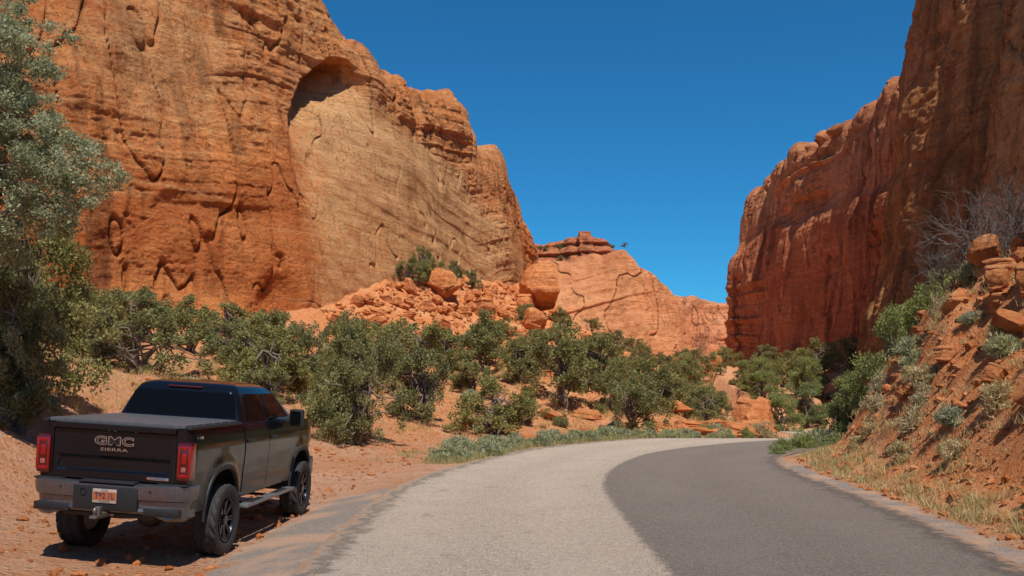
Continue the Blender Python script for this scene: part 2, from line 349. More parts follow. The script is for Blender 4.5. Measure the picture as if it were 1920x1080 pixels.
rowsN=[(42,78,-3,46,82,37),(30,69,-3,34,73,37),(24.3,62,-3,31.6,66,38),(23.4,57,-3,31,61,39),(24,50,-2,31.3,54,39),(24.8,44,-1,31,47,39),(25.5,36,0,31,38,39),(27,25,0,32,26,39),(30,10,0,35,10,38)]
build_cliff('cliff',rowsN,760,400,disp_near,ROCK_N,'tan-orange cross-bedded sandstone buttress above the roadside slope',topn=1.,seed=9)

def disp_far(X,Y,Z,r,s,v):
    d,hole=rough(X*.5,Y*.5,Z*.5,2.,60.,1.,.6)
    return d,np.clip(.45+.6*fbm(X*.06,Y*.06,Z*.08,3),0,1),hole*.3
rowsF=[(-30,212,4,-30,226,36),(4,206,4,3,224,32.6),(12.5,204,4,12,225,33.8),(20,204,4,19.5,224,35),(28.5,206,4,28,220,35),(32,209,4,31.4,218,31.5),(36,212,4,35.6,218,28.8),(39.5,215,4,39,219,25),(42.8,218,4,42.2,221,20.5),(45,222,4,44.5,225,14),(47,240,4,44,240,12)]
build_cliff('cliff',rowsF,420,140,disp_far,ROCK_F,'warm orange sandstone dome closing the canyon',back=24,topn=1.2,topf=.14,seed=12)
def disp_mesa(X,Y,Z,r,s,v):
    st=np.tanh(vn(Z*.6,Z*0,X*.01)*3)*1.2
    return st+fbm(X*.35,Y*.35,Z*.4,4)*1.6,np.clip(.0+.5*fbm(X*.3,Y*.3,Z*.5,3),0,1),sst(fbm(X*.6,Y*.6,Z*.8,3),.05,.35)*.8
rowsMs=[(-30,232,24,-28,262,43),(0,230,24,0,262,42.8),(8,228,24,9,262,43.2),(13,228,24,13.5,261,43.8),(15.8,228,24,16,260,45.2),(18.3,228,24,18.5,260,45.6),(18.7,228,24,18.9,259,47.0),(22.4,228,24,22.6,259,47.0),(22.8,228,24,23,259,45.4),(26,230,24,26,257,44.4),(29,232,24,28.5,256,42.),(32,236,20,31,252,37),(35,244,15,33,254,31)]
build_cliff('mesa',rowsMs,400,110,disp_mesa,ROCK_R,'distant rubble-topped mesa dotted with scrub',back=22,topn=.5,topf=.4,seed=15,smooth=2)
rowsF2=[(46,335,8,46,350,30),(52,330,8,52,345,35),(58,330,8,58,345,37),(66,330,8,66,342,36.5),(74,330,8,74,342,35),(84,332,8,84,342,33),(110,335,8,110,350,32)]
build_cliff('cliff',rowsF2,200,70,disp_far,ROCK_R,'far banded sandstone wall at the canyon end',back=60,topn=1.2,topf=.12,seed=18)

# ------------------------------------------------------------------ rocks
def ico(sub):
    bm=bmesh.new(); bmesh.ops.create_icosphere(bm,subdivisions=sub,radius=1)
    V=np.array([v.co[:] for v in bm.verts]); F=np.array([[v.index for v in f.verts] for f in bm.faces]); bm.free(); return V,F
def rock(seed,sub=4,flat=.7,planes=16):
    r=np.random.RandomState(seed); V,F=ico(sub)
    for i in range(planes):
        n=r.randn(3); n/=np.linalg.norm(n); d=r.uniform(.40,.72)
        V=V-n*np.maximum(0,V@n-d)[:,None]
    st=np.tanh(vn(V[:,2]*4.5+seed,V[:,0]*.4,V[:,1]*.4)*5)*.06
    nn=fbm(V[:,0]*1.5+seed,V[:,1]*1.5,V[:,2]*1.5,3)*.05+fbm(V[:,0]*5+seed,V[:,1]*5,V[:,2]*7,3)*.06
    V=V*(1+nn)[:,None]*1.12; V[:,:2]*=(1+st)[:,None]; V[:,2]*=flat
    return V,F
rock_me=[]
for i in range(6):
    V,F=rock(i+3,5,[.8,.65,.9,.6,.5,1.0][i],[11,13,10,12,11,9][i])
    m_=fast_mesh('boulder',V,F,{'tone':.38+.4*fbm(V[:,0],V[:,1],V[:,2]+i,2),'cav':V[:,0]*0},smooth=True)
    try: m_.set_sharp_from_angle(angle=math.radians(20))
    except Exception: pass
    m_.materials.append(ROCK_B); rock_me.append(m_)
def boulder(x,y,s,var,rot=0.,sink=.25,z=None,sc=(1,1,1),label='angular orange sandstone boulder fallen on the slope',group='boulders scattered on the slopes',tilt=0.):
    o=bpy.data.objects.new('boulder',rock_me[var%6]); COL.objects.link(o)
    zz=tz(x,y) if z is None else z
    o.location=(x,y,zz+s*sc[2]*.55*(1-2*sink)); o.scale=(s*sc[0],s*sc[1],s*sc[2]); o.rotation_euler=(tilt,tilt*.6,rot)
    o['label']=label; o['category']='boulder'
    if group: o['group']=group
    return o
boulder(3.7,109,2.9,5,.4,-.2,sc=(.95,1,1.15),label='huge blocky orange boulder perched on the talus',group=None)
boulder(1.8,107,1.6,2,1.4,.1)
for i in range(142):
    t=rng.rand(); y=70+t*58
    cx=np.interp(y,LC[:,1],LC[:,0]); off=rng.exponential(5.5)+1.0
    x=cx+off*.9; yy=y-off*.45
    s=rng.uniform(.3,.75)+ (rng.rand()<.18)*rng.uniform(.3,1.1)
    boulder(x,yy,s,i,rng.rand()*6,.25,tilt=rng.uniform(-.5,.5))
LED='low layered red sandstone ledge beside the road bend'
for j,(x,y,s,v,ro,sc) in enumerate([(.5,32.6,.75,3,.2,(1.5,.8,.65)),(1.4,33.0,.5,4,.9,(1.3,1,.8)),(-.3,31.9,.4,1,.9,(1.3,1,.8)),(7.0,40.3,.8,3,.3,(1.6,1,.6)),(8.6,41.4,.9,4,-.1,(1.7,1,.7)),(9.9,42.8,.9,3,.2,(1.6,1,.7)),(11.4,44.7,1.1,4,.1,(1.6,1,.8)),(5.9,39.5,.5,5,.1,(1.6,1,.6)),(12.6,46.8,1.1,3,.5,(1.4,1,.9)),(15.0,56,1.7,0,.2,(1,1,1.3)),(16,60,1.6,2,.9,(1,1,1.3)),(13.2,51,1.2,3,.2,(1.5,1,.9)),(9,45,.9,4,.2,(1.7,1,.7)),(7.0,43.5,.7,3,.4,(1.7,1,.7)),(10.4,46.8,1.1,4,.4,(1.6,1,.7)),(5.2,42,.6,3,.2,(1.6,1,.7)),(11.8,49,1.2,3,.4,(1.6,1,.7)),(3.2,38.2,.5,4,.4,(1.3,1,.8)),(-1.8,34.6,.5,2,1.4,(1.3,1,.8)),(1.6,41,.6,1,1.4,(1.3,1,.8)),(-3,40,.6,3,.4,(1.3,1,.8)),(7.8,41.6,.4,5,1.,(1,1,1)),(10.2,43.9,.5,1,2.,(1,1,1)),(6.6,41.6,.4,0,2.4,(1,1,1)),(3.6,43.5,.8,3,.1,(1.6,1,.7)),(6.0,46,.9,4,.3,(1.6,1,.7)),(1.0,46,.8,3,.2,(1.5,1,.7)),(8.6,50,1.0,1,.3,(1.5,1,.7)),(-5.8,43,.7,3,.4,(1.4,1,.7)),(2.6,52,1.,2,.4,(1.4,1,.7))]):
    boulder(x,y,s,v,ro,.32,sc=sc,label=LED,group='sandstone ledges along the road bend',tilt=((j*37)%7-3)*.05)
for i in range(104):
    y=rng.uniform(10,32); sr=rng.uniform(1.6,7.5)
    x=np.interp(y,Rp[:,1],Rp[:,0])+sr
    s=rng.uniform(.09,.24)+(rng.rand()<.28)*rng.uniform(.1,.36)
    boulder(x,y,s,i,rng.rand()*6,.2,tilt=rng.uniform(-.5,.5),label='loose angular red rock lying on the roadside slope',group='loose rocks on the roadside slope')
for (x,y,s,v) in [(13.8,22.8,1.0,0),(11.0,20.4,.45,2),(11.5,21.2,.5,3),(10.6,21.6,.4,0),(15.2,25,1.2,1),(10.2,18.6,.45,1),(10.9,18.9,.5,2),(12.4,21.5,.7,1),(9.8,20.4,.35,3),(12.9,20.6,1.3,5)]:
    boulder(x,y,s,v,.5*v,.15,label='blocky red sandstone rock jutting from the bank',group='loose rocks on the roadside slope')
V0,F0=rock(50,1,.7,6)
def gravel(n,fx,fs,name,label,seed):
    r=np.random.RandomState(seed); Vs=[];Fs=[];k=len(V0)
    pts=fx(r,n); z=terr(pts[:,0],pts[:,1]); s=fs(r,n)
    for i in range(n):
        a=r.rand()*6.28; ca,sa=math.cos(a),math.sin(a); W=V0*np.array([1,.6+.6*r.rand(),.5+.5*r.rand()])*s[i]
        W=np.column_stack([W[:,0]*ca-W[:,1]*sa,W[:,0]*sa+W[:,1]*ca,W[:,2]])+np.array([pts[i,0],pts[i,1],z[i]+s[i]*.2])
        Vs.append(W); Fs.append(F0+i*k)
    V=np.vstack(Vs)
    me=fast_mesh(name,V,np.vstack(Fs),{'tone':np.repeat(r.rand(n),k),'cav':V[:,0]*0},False)
    link(name,me,ROCK_B,kind='stuff',label=label,category='gravel')
def fr(r,n):
    y=r.uniform(8,36,n); return np.column_stack([np.interp(y,Rp[:,1],Rp[:,0])+.3+9*r.rand(n)**.8,y])
def fl(r,n):
    y=r.uniform(8,60,n); return np.column_stack([np.interp(y,Lp[:,1],Lp[:,0])-1.2-r.exponential(6,n),y])
def ft(r,n):
    y=r.uniform(70,126,n); off=r.exponential(6,n)+.5; return np.column_stack([np.interp(y,LC[:,1],LC[:,0])+off*.9,y-off*.45])
gravel(9000,fr,lambda r,n:.014+r.exponential(.036,n).clip(0,.22),'gravel','loose red stones strewn over the roadside slope',1)
gravel(8000,fl,lambda r,n:.010+r.exponential(.022,n).clip(0,.15),'gravel','loose pinkish stones on the sandy shoulder',2)
gravel(2500,ft,lambda r,n:.08+r.exponential(.13,n).clip(0,.5),'rubble','angular orange rubble covering the talus slope',8)

# ------------------------------------------------------------------ vegetation
def leafmat(name,c1,c2,c3,trans=.3):
    m=Mt(name); t=m.attr('tone')
    c=m.mix(m.rng(t,0,.5),c1,c2); c=m.mix(m.rng(t,.5,1),c,c3)
    oi=m.n('ShaderNodeObjectInfo').outputs['Random']
    c=m.mix(m.rng(oi,0,1,0,.5),c,tuple(x*y for x,y in zip(c2,(1.5,1.3,.9))))
    d=m.n('ShaderNodeBsdfDiffuse',{'Color':c}).outputs[0]; tr=m.n('ShaderNodeBsdfTranslucent',{'Color':c}).outputs[0]
    mx=m.n('ShaderNodeMixShader',{0:trans,1:d,2:tr}).outputs[0]
    m.t.links.new(mx,m.out.inputs[0]); return m.m
JUN=leafmat('juniper_foliage',(.10,.105,.045),(.24,.24,.10),(.43,.41,.20),.36)
SAGE=leafmat('sagebrush_foliage',(.24,.20,.11),(.46,.39,.23),(.64,.55,.36))
SAGEG=leafmat('roadside_sage_foliage',(.18,.21,.11),(.36,.38,.23),(.52,.51,.35))
GREEN=leafmat('bright_shrub_foliage',(.12,.155,.055),(.26,.295,.12),(.42,.43,.22),.4)
COTT=leafmat('silvery_foliage',(.15,.17,.085),(.32,.345,.195),(.54,.555,.365),.40)
DRY=leafmat('dry_grass',(.32,.23,.11),(.56,.42,.21),(.72,.57,.33),.35)
DRYG=leafmat('green_grass',(.19,.20,.08),(.40,.38,.18),(.58,.51,.29),.4)
BARK=simple('bark',(.18,.13,.10),.95); GREYW=simple('dead_wood',(.15,.12,.10),.9)
def norm(a): return a/(np.linalg.norm(a,axis=-1,keepdims=True)+1e-9)
def leaves(Cn,Rd,n,size,r,up=.3,asp=.28,outw=.7,p=.5):
    K=len(Cn); c=np.repeat(Cn,n,0); rd=np.repeat(Rd,n,0); ct=np.repeat(r.rand(K),n)
    d=norm(r.randn(K*n,3)); q=c+d*rd*(r.rand(K*n,1)**p)
    a=norm(d*outw+r.randn(K*n,3)*.6+np.array([0,0,up])); b=norm(np.cross(a,r.randn(K*n,3)))
    l=size*r.uniform(.6,1.3,(K*n,1)); w=l*asp
    V=np.stack([q,q+a*l*.5+b*w,q+a*l,q+a*l*.5-b*w],1).reshape(-1,3)
    F=np.arange(K*n*4).reshape(-1,4)
    t=np.clip(ct*.45+r.rand(K*n)*.55,0,1)
    return V,F,np.repeat(t,4)
def tubes(paths,sides=6):
    Vs=[];Fs=[];o=0
    for pts,rad in paths:
        pts=np.asarray(pts,float); n=len(pts); t=norm(np.gradient(pts,axis=0))
        ref=np.array([.31,.2,.93]) if abs(t[0,2])<.8 else np.array([1,.1,0.])
        u=norm(np.cross(t,ref)); w=np.cross(t,u)
        ang=np.arange(sides)*2*np.pi/sides
        ring=pts[:,None]+(u[:,None]*np.cos(ang)[None,:,None]+w[:,None]*np.sin(ang)[None,:,None])*np.asarray(rad)[:,None,None]
        Vs.append(ring.reshape(-1,3))
        for i in range(n-1):
            for j in range(sides):
                Fs.append((o+i*sides+j,o+i*sides+(j+1)%sides,o+(i+1)*sides+(j+1)%sides,o+(i+1)*sides+j))
        o+=n*sides
    return np.vstack(Vs),np.array(Fs)
def bent(a,b,k,r,am):
    t=np.linspace(0,1,k)[:,None]; p=a*(1-t)+b*t; L=np.linalg.norm(b-a)
    w=r.randn(k,3)*am*L; w[0]=0; w[-1]=0; return p+w
def juniper(seed,ncl=70,nl=130,leaf=.085,low=.1,cr=1.,mat=None):
    r=np.random.RandomState(seed); C=[];
    nlobe=5+seed%3; lobes=[]
    for i in range(nlobe):
        an=i*6.28/nlobe+r.rand()*.9; rr=r.uniform(.12,.36)
        lobes.append((math.cos(an)*rr,math.sin(an)*rr,r.uniform(.3,.8),r.uniform(.11,.21)))
    lobes.append((r.uniform(-.1,.1),r.uniform(-.1,.1),.80,.17))
    while len(C)<ncl:
        lb=lobes[r.randint(len(lobes))]; d=norm(r.randn(3))*r.rand()**.4
        p=np.array([lb[0],lb[1],lb[2]])+d*lb[3]*np.array([1,1,1.15])
        if p[2]<low or p[2]>.97 or math.hypot(p[0],p[1])>.55: continue
        if r.rand()<.3: p[2]=low+r.rand()*.3; p[:2]*=1.25
        C.append(p)
    C=np.array(C); Rd=np.stack([r.uniform(.04,.085,ncl)*cr]*2+[r.uniform(.05,.11,ncl)*cr],-1)
    V,F,t=leaves(C,Rd,nl,leaf*.5,r,.5,.30)
    crown=fast_mesh('crown',V,F,{'tone':t},False); crown.materials.append(mat or JUN)
    paths=[]; nst=2+seed%2
    for s in range(nst):
        base=np.array([r.uniform(-.03,.03),r.uniform(-.03,.03),-.05]); top=np.array([r.uniform(-.15,.15),r.uniform(-.15,.15),.75])
        p=bent(base,top,7,r,.03); paths.append((p,np.linspace(.032,.008,7)))
        for j in range(16):
            k=r.randint(1,6); e=C[r.randint(ncl)]
            paths.append((bent(p[k],e,5,r,.04),np.linspace(.012,.003,5)))
    V,F=tubes(paths,5); trunk=fast_mesh('trunk',V,F); trunk.materials.append(BARK)
    return trunk,crown
jun=[juniper(i,ncl=[72,86,66,80,70,76,64][i],nl=110,leaf=.068,low=[.05,.12,.2,.06,.22,.08,.15][i]) for i in range(7)]
junD=[juniper(20+i,ncl=190,nl=155,leaf=.042,low=[.03,.06][i],cr=.84) for i in range(2)]
grt=[juniper(30+i,ncl=120,nl=125,leaf=.05,low=.05,cr=.95,mat=GREEN) for i in range(3)]
def tree(x,y,h,w,meshes,name='juniper_tree',label='dense grey-green juniper with twisted trunk on sandy soil',cat='tree',group='junipers growing across the canyon floor',rot=None,sink=.05):
    e=bpy.data.objects.new(name,None); COL.objects.link(e); e.empty_display_size=.3
    e.location=(x,y,tz(x,y)-sink); e.scale=(w,w,h); e.rotation_euler=(0,0,rng.rand()*6.28 if rot is None else rot)
    e['label']=label; e['category']=cat
    if group: e['group']=group
    for nm,m in zip(('trunk','crown'),meshes):
        o=bpy.data.objects.new(nm,m); COL.objects.link(o); o.parent=e
    return e
tree(-11.9,21.5,4.8,4.2,junD[0],label='tall dark juniper beside the sandy pull-out')
tree(-10.9,20.0,3.9,3.2,junD[1],label='tall dark juniper beside the sandy pull-out')
tree(-13.6,23,4.2,3.6,junD[1]); 
tree(-4.7,27,3.9,3.1,junD[1],label='bushy juniper standing at the road shoulder',rot=1.)
tree(-5.6,28.4,2.7,2.4,junD[0])
T=[(-13,32,2.7,3.8),(-9,33,3.0,3.4),(-14.5,41,2.8,3.2),(-12,46,3.2,3.4),(-9.5,42,2.9,3.),(-3.4,33.5,3.0,2.8),(-4.7,45,3.5,4.2),(-8,52,3.,3.6),
(-.8,34,2.3,3.0),(-1.6,52,3.8,3.8),(.8,61,3.6,4.2),(2.6,44,3.9,4.),(4.6,50,3.0,3.4),(5.5,40.5,2.6,3.),(7.4,48,3.,3.4),(9.3,56,3.,3.4),(7,64,3.,4.),(12,66,3.,3.8),(14.5,78,3.2,4.2),(2.,74,2.8,4.),
(28,75,4.,4.5),(25.5,84,4.,4.5),(31,92,4,5.),(29.5,104,4,5),(33,118,4,5),(31,132,4,5),(-17,37,2.6,3.2),(-19,46,3.,3.6),(-23,49,3.,4),(-6.4,39,2.6,2.9),(-11,60,3.,4.),(-17,55,3.,4),
(17.5,92,3.4,4.6),(8,86,2.6,4.),(21,104,4,5.5),(12,106,3.2,5),(28,55,3,3.5),(25,66,3.2,3.6),
(-15.5,34.5,2.2,3.2),(-6.6,47,2.8,3.2),(-14,51,2.8,4),(-5,57,2.6,3.4),(2.9,57,2.7,3.4),(10.8,51,2.2,2.8),(4.,67,2.5,3.6),(-2.,65,2.6,3.6),(13,61.5,2.3,3.2),(-8.2,30.5,1.5,2.1),(-20,40,3,3.6),(-22.5,54,3,4),(-1.8,43,2.2,2.8),(.6,38,1.5,2.),(-10.6,36,2.3,2.8),
(6.2,56,2.7,3.2),(.4,48,2.5,3.),(9.8,72,2.8,3.8),(5.2,45,2.2,2.6),(-7.4,36,2.2,2.6),(3.6,54,2.6,3.2),(-12.2,39,2.4,3.),(11.5,58,2.4,3.2),(-3.6,50,2.6,3.2)]
for i,(x,y,h,w) in enumerate(T): tree(x,y,h,w*1.07,jun[i%7])
TG='small juniper growing among the talus boulders'
for (x,y,h,w) in [(-8.3,84.5,4.0,3.4),(-7.2,85.5,3.,3.),(-5.6,91,2.5,2.4),(-4.2,94,2.4,2.4),(-9.6,83,2.0,3.2)]: tree(x,y,h,w,jun[int(x*-3)%7],label=TG,sink=.1)
n=0; k=0
while n<50 and k<4000:
    k+=1; y=rng.uniform(64,165); x=rng.uniform(-20,34)
    P1=np.array([x]);Y1=np.array([y]); sl=polydist(Lp,P1,Y1)[0]; sr=-polydist(Rp,P1,Y1)[0]
    cc=polydist(LC,P1,Y1)[0]
    if y<68 and not (sl>2.5 or sr>2.5): continue
    if cc>-7 or x>33: continue
    s=rng.uniform(1.2,2.6); tree(x,y,s,s*1.4,jun[n%7]); n+=1
for i in range(44):
    x=rng.uniform(2,32); y=rng.uniform(240,258)
    zz=np.interp(y,[230,260],[24,43.6]); e=tree(x,y,rng.uniform(1.0,1.6),rng.uniform(1.8,3.),jun[i%5],label='tiny dark juniper on the mesa slope',group='junipers dotting the mesa'); e.location.z=zz-.4

r=np.random.RandomState(77)
C=[];paths=[]
tr=bent(np.array([-13.2,17.5,0.]),np.array([-10.8,17.2,8.6]),9,r,.02); paths.append((tr,np.linspace(.2,.05,9)))
lob=[((-9.9,17,8.5),(1.35,1.1,.95),85),((-9.7,17,7.4),(.9,1.,.7),55),((-9.0,17,6.7),(.9,1.,.5),45),((-8.85,17,5.75),(1.3,1.1,.75),95),((-10.8,17,7.0),(1.2,1.1,1.9),100),((-9.9,17,5.0),(1.0,1,.6),45),((-12.6,17,7.6),(1.3,1.2,2),50)]
for (c0,rr,nn) in lob:
    c0=np.array(c0); rr=np.array(rr)
    for g_ in range(nn//12):
        b=c0+norm(r.randn(3))*rr*r.uniform(.5,1.); k=r.randint(3,8); p=bent(tr[k],b,8,r,.03); paths.append((p,np.linspace(.035,.006,8)))
    for j in range(nn):
        d=norm(r.randn(3)); q=c0+d*rr*r.uniform(.4,1.2); C.append(q)
        if j%5==0: paths.append((bent(p[r.randint(3,7)],q,4,r,.05),np.linspace(.012,.003,4)))
C=np.array(C); kk=len(C); Rd=np.stack([r.uniform(.12,.32,kk),r.uniform(.12,.32,kk),r.uniform(.10,.24,kk)],-1)
V,F,t=leaves(C,Rd,190,.054,r,.1,.36,.3,.75)
e=bpy.data.objects.new('cottonwood_tree',None); COL.objects.link(e); bx,by=-13.2,17.5
e.location=(bx,by,0); e['label']='leafy silvery-green tree leaning over the sandy pull-out'; e['category']='tree'
off=np.array([bx,by,0])
cm=fast_mesh('crown',V-off,F,{'tone':t},False); link('crown',cm,COTT,e)
V,F=tubes(paths,7); link('trunk',fast_mesh('trunk',V-off,F),BARK,e)

def shrub(seed,mat,ncl=34,nl=60,leaf=.12,up=1.,tall=1.,asp=.14):
    r=np.random.RandomState(seed); d=norm(r.randn(ncl,3)); d[:,2]=np.abs(d[:,2]); C=d*r.uniform(.1,.42,(ncl,1))*np.array([1,1,1.3*tall])
    Rd=np.full((ncl,3),.12)*r.uniform(.6,1.3,(ncl,1))
    V,F,t=leaves(C,Rd,nl,leaf,r,up,asp,.8)
    m=fast_mesh('sagebrush',V,F,{'tone':t},False); m.materials.append(mat); return m
sg=[shrub(i,SAGE,28,60,.10,.7) for i in range(3)]; sgg=[shrub(i+5,SAGEG,44,80,.11,1.0,.8) for i in range(3)]; gr=[shrub(i+9,GREEN,90,90,.04,.3,.9,.3) for i in range(3)]
jsh=[shrub(15,JUN,40,70,.1)]
def bush(x,y,s,m,name,label,group,hs=1.,cat='shrub'):
    o=bpy.data.objects.new(name,m); COL.objects.link(o); o.location=(x,y,tz(x,y)-.03); o.scale=(s,s,s*hs); o.rotation_euler=(0,0,rng.rand()*6.28)
    o['label']=label; o['category']=cat; o['group']=group
for i in range(62):
    y=24+15*rng.rand()**.8; x=np.interp(y,Lp[:,1],Lp[:,0])-rng.uniform(.3,2.2)
    bush(x,y,rng.uniform(.5,1.0),sgg[i%3],'sagebrush','grey-green sagebrush clump at the road edge','sagebrush along the road edge')
for i in range(160):
    y=rng.uniform(11,34); x=np.interp(y,Rp[:,1],Rp[:,0])+rng.uniform(1.1,8)
    bush(x,y,rng.uniform(.3,1.0),sg[i%3] if rng.rand()<.75 else sgg[i%3],'desert_shrub','pale dry shrub rooted in the red bank','dry shrubs on the roadside bank')
for i in range(80):
    y=rng.uniform(19,60); x=np.interp(y,Lp[:,1],Lp[:,0])-rng.uniform(3,24)
    bush(x,y,rng.uniform(.35,1.1),[sg,sgg,jsh*3][i%3][i%3],'desert_shrub','low dry shrub on sandy ground','dry shrubs on the canyon floor')
for i in range(58):
    y=rng.uniform(38,95); x=rng.uniform(-16,30)
    sl=polydist(Lp,np.array([x]),np.array([y]))[0]; sr=-polydist(Rp,np.array([x]),np.array([y]))[0]
    if sl<1 and sr<1 and y<62: continue
    bush(x,y,rng.uniform(.7,1.6),[sg,sgg,jsh*3][i%3][i%3],'desert_shrub','low dry shrub on sandy ground','dry shrubs on the canyon floor')
GL='leafy green shrub crowding the inside of the bend'
for (x,y,s,h) in [(8.7,29.2,1.0,.9),(9.6,30.4,1.3,1.),(10.6,31.,1.6,1.),(11.8,32.2,1.9,1.),(8.1,27.6,.7,.9),(12.8,33.4,2.1,1.),(10.3,29,1.1,1.),(14.,34.6,2.5,1.),(16,37.3,2.8,1.),(11.3,30.2,1.4,1.),(18.6,41,2.8,1.),(20.5,45.5,3,1.),(6.6,39.2,.8,1),(9.6,41.4,.9,1),(11,42.6,1.,1),(4.6,38,.8,1),(7.9,40.4,.8,1),(9.2,43.4,1.1,1),(12,45.6,1.3,1)]:
    bush(x,y,s,gr[int(x)%3] if rng.rand()<.6 else sgg[int(y)%3],'green_shrub',GL,'green shrubs at the bend',h)
GT='tall leafy green bush on the bank crest'
for j,(x,y,h,w) in enumerate([(12.7,29.4,3.9,3.2),(11.9,28.2,3.0,2.6),(14.0,30,3.8,3.2),(15,32,3.,3.),(11.6,30.8,2.6,2.4),(13.2,27.6,2.8,2.6),(17,57,2.6,3.4),(20,61,3.,3.8),(24,52,3.6,3.6),(18.5,66,2.6,3.6),(22,68,3.,3.6),(15,70,2.6,3.4),(19.5,72,2.8,3.6),(25,76,3.4,4.),(18.6,48.5,2.6,2.8),(21.8,50,3.2,3.2)]):
    tree(x,y,h,w,grt[j%3],name='green_bush',label=GT,cat='bush',group='tall green bushes near the bend')
def dead(seed):
    r=np.random.RandomState(seed); paths=[]
    def grow(p,d,L,rad,dep):
        q=p+d*L; pts=bent(p,q,5,r,.05); paths.append((pts,np.linspace(rad,rad*.65,5)))
        if dep==0: return
        for i in range(3 if dep>1 else 4): 
            nd=norm(d+r.randn(3)*.55+np.array([0,0,.05])); grow(pts[r.randint(2,5)],nd,L*r.uniform(.55,.85),rad*.58,dep-1)
    for i in range(5): grow(np.zeros(3),norm(np.array([r.randn()*.8-.3,r.randn()*.6,.8])),.55,.018,4)
    V,F=tubes(paths,4); m=fast_mesh('dead_bush',V,F); m.materials.append(GREYW); return m
dm=[dead(1),dead(2)]
for (x,y,s) in [(11.9,22.4,1.3),(12.6,23.6,1.9),(11.7,24.2,1.2),(13.6,24.,1.7)]:
    bush(x,y,s,dm[int(x)%2],'dead_bush','bare grey branching bush on the bank crest','bare bushes on the bank')
tree(15.6,26.2,3.0,2.2,jun[2],label='juniper on the bank crest')

def grass(pts,nb,h,spread,mat,name,label,seed):
    r=np.random.RandomState(seed); n=len(pts); z=terr(pts[:,0],pts[:,1])
    hs=np.repeat(h*r.uniform(.5,1.3,n),nb)
    b=np.repeat(np.column_stack([pts,z]),nb,0)+np.column_stack([r.randn(n*nb)*spread,r.randn(n*nb)*spread,np.zeros(n*nb)-.02])
    d=norm(np.column_stack([r.randn(n*nb)*.45,r.randn(n*nb)*.45,np.ones(n*nb)])); a=r.rand(n*nb)*6.28; w=np.column_stack([np.cos(a),np.sin(a),0*a])*.006
    L=(hs*r.uniform(.5,1.1,n*nb))[:,None]; mid=b+d*L*.6; tip=b+d*L+np.column_stack([d[:,0],d[:,1],0*a])*L*.35
    V=np.stack([b-w,b+w,mid+w*.7,tip,mid-w*.7],1).reshape(-1,3); k=np.arange(n*nb)[:,None]*5
    me=bpy.data.meshes.new(name); me.vertices.add(len(V)); me.vertices.foreach_set('co',V.astype(np.float32).ravel())
    F1=np.hstack([k,k+1,k+2,k+4]); F2=np.hstack([k+4,k+2,k+3]); loops=np.concatenate([F1.ravel(),F2.ravel()]).astype(np.int32)
    st=np.concatenate([np.arange(len(F1))*4,len(F1)*4+np.arange(len(F2))*3]).astype(np.int32)
    me.loops.add(len(loops)); me.loops.foreach_set('vertex_index',loops); me.polygons.add(len(st)); me.polygons.foreach_set('loop_start',st); me.update(calc_edges=True)
    at=me.attributes.new('tone','FLOAT','POINT'); at.data.foreach_set('value',np.repeat(r.rand(n*nb),5).astype(np.float32))
    link(name,me,mat,kind='stuff',label=label,category='grass')
y=rng.uniform(9,32,540); s=rng.exponential(.8,540)+.6; P=np.column_stack([np.interp(y,Rp[:,1],Rp[:,0])+s,y])
grass(P[:270],36,.24,.10,DRY,'dry_grass','straw-coloured grass tufts along the road verge',3)
grass(P[270:],36,.20,.12,DRYG,'green_grass','yellow-green grass tufts along the road verge',4)
y=rng.uniform(10,33,300); P=np.column_stack([np.interp(y,Rp[:,1],Rp[:,0])+rng.uniform(2,9,300),y])
grass(P,36,.30,.07,DRY,'dry_grass','straw-coloured bunch grass on the red bank',5)
y=24+15*rng.rand(330); P=np.column_stack([np.interp(y,Lp[:,1],Lp[:,0])-.2-rng.exponential(.7,330),y])
grass(P,40,.26,.12,DRYG,'green_grass','grey-green grass along the outer road edge',6)
y=rng.uniform(19,50,620); P=np.column_stack([np.interp(y,Lp[:,1],Lp[:,0])-4.5-rng.uniform(0,17,620),y])
grass(P,44,.42,.12,DRY,'dry_grass','pale dry bunch grass on the sandy flat',7)

# ------------------------------------------------------------------ pickup truck
PAINT=Mt('charcoal_paint'); q=PAINT.pos(obj=True); dn=PAINT.noise(q,2.2,5,.65)
PAINT.set(Base_Color=PAINT.mix(PAINT.rng(dn,.5,.8,0,.10),(.004,.005,.008),(.04,.04,.045)),Metallic=.0,Roughness=PAINT.rng(dn,.35,.7,.08,.18),Coat_Weight=.2,Coat_Roughness=.02,Specular_IOR_Level=.28)
PAINT=PAINT.m
BLK=simple('black_plastic',(.013,.013,.014),.55); RUB=simple('tyre_rubber',(.030,.027,.025),.85)
GLASS=Mt('tinted_glass').set(Base_Color=(.004,.004,.004),Roughness=.04,Specular_IOR_Level=.16)
CHR=simple('satin_chrome',(.62,.62,.63),.22,1.); BUMP=simple('bumper_metal',(.16,.16,.175),.33,.8,.3)
COVER=simple('vinyl_cover',(.085,.085,.090),.42); REDL=Mt('red_lens').set(Base_Color=(.27,.003,.004),Roughness=.2,Coat_Weight=.4)
SEAM=simple('cover_seam',(.010,.010,.011),.7)
REDD=Mt('dark_red_lens').set(Base_Color=(.07,.002,.002),Roughness=.15,Coat_Weight=.6); WHL=Mt('clear_lens').set(Base_Color=(.34,.10,.09),Roughness=.2,Coat_Weight=.4)
RIM=simple('black_rim',(.02,.02,.021),.28,.6,.6); STEEL=simple('dusty_steel',(.20,.18,.16),.45,.7); STEP=simple('step_metal',(.30,.30,.31),.4,.7)
truck=bpy.data.objects.new('pickup_truck',None); COL.objects.link(truck)
truck['label']='dusty black crew-cab pickup truck parked on the sandy shoulder'; truck['category']='pickup truck'
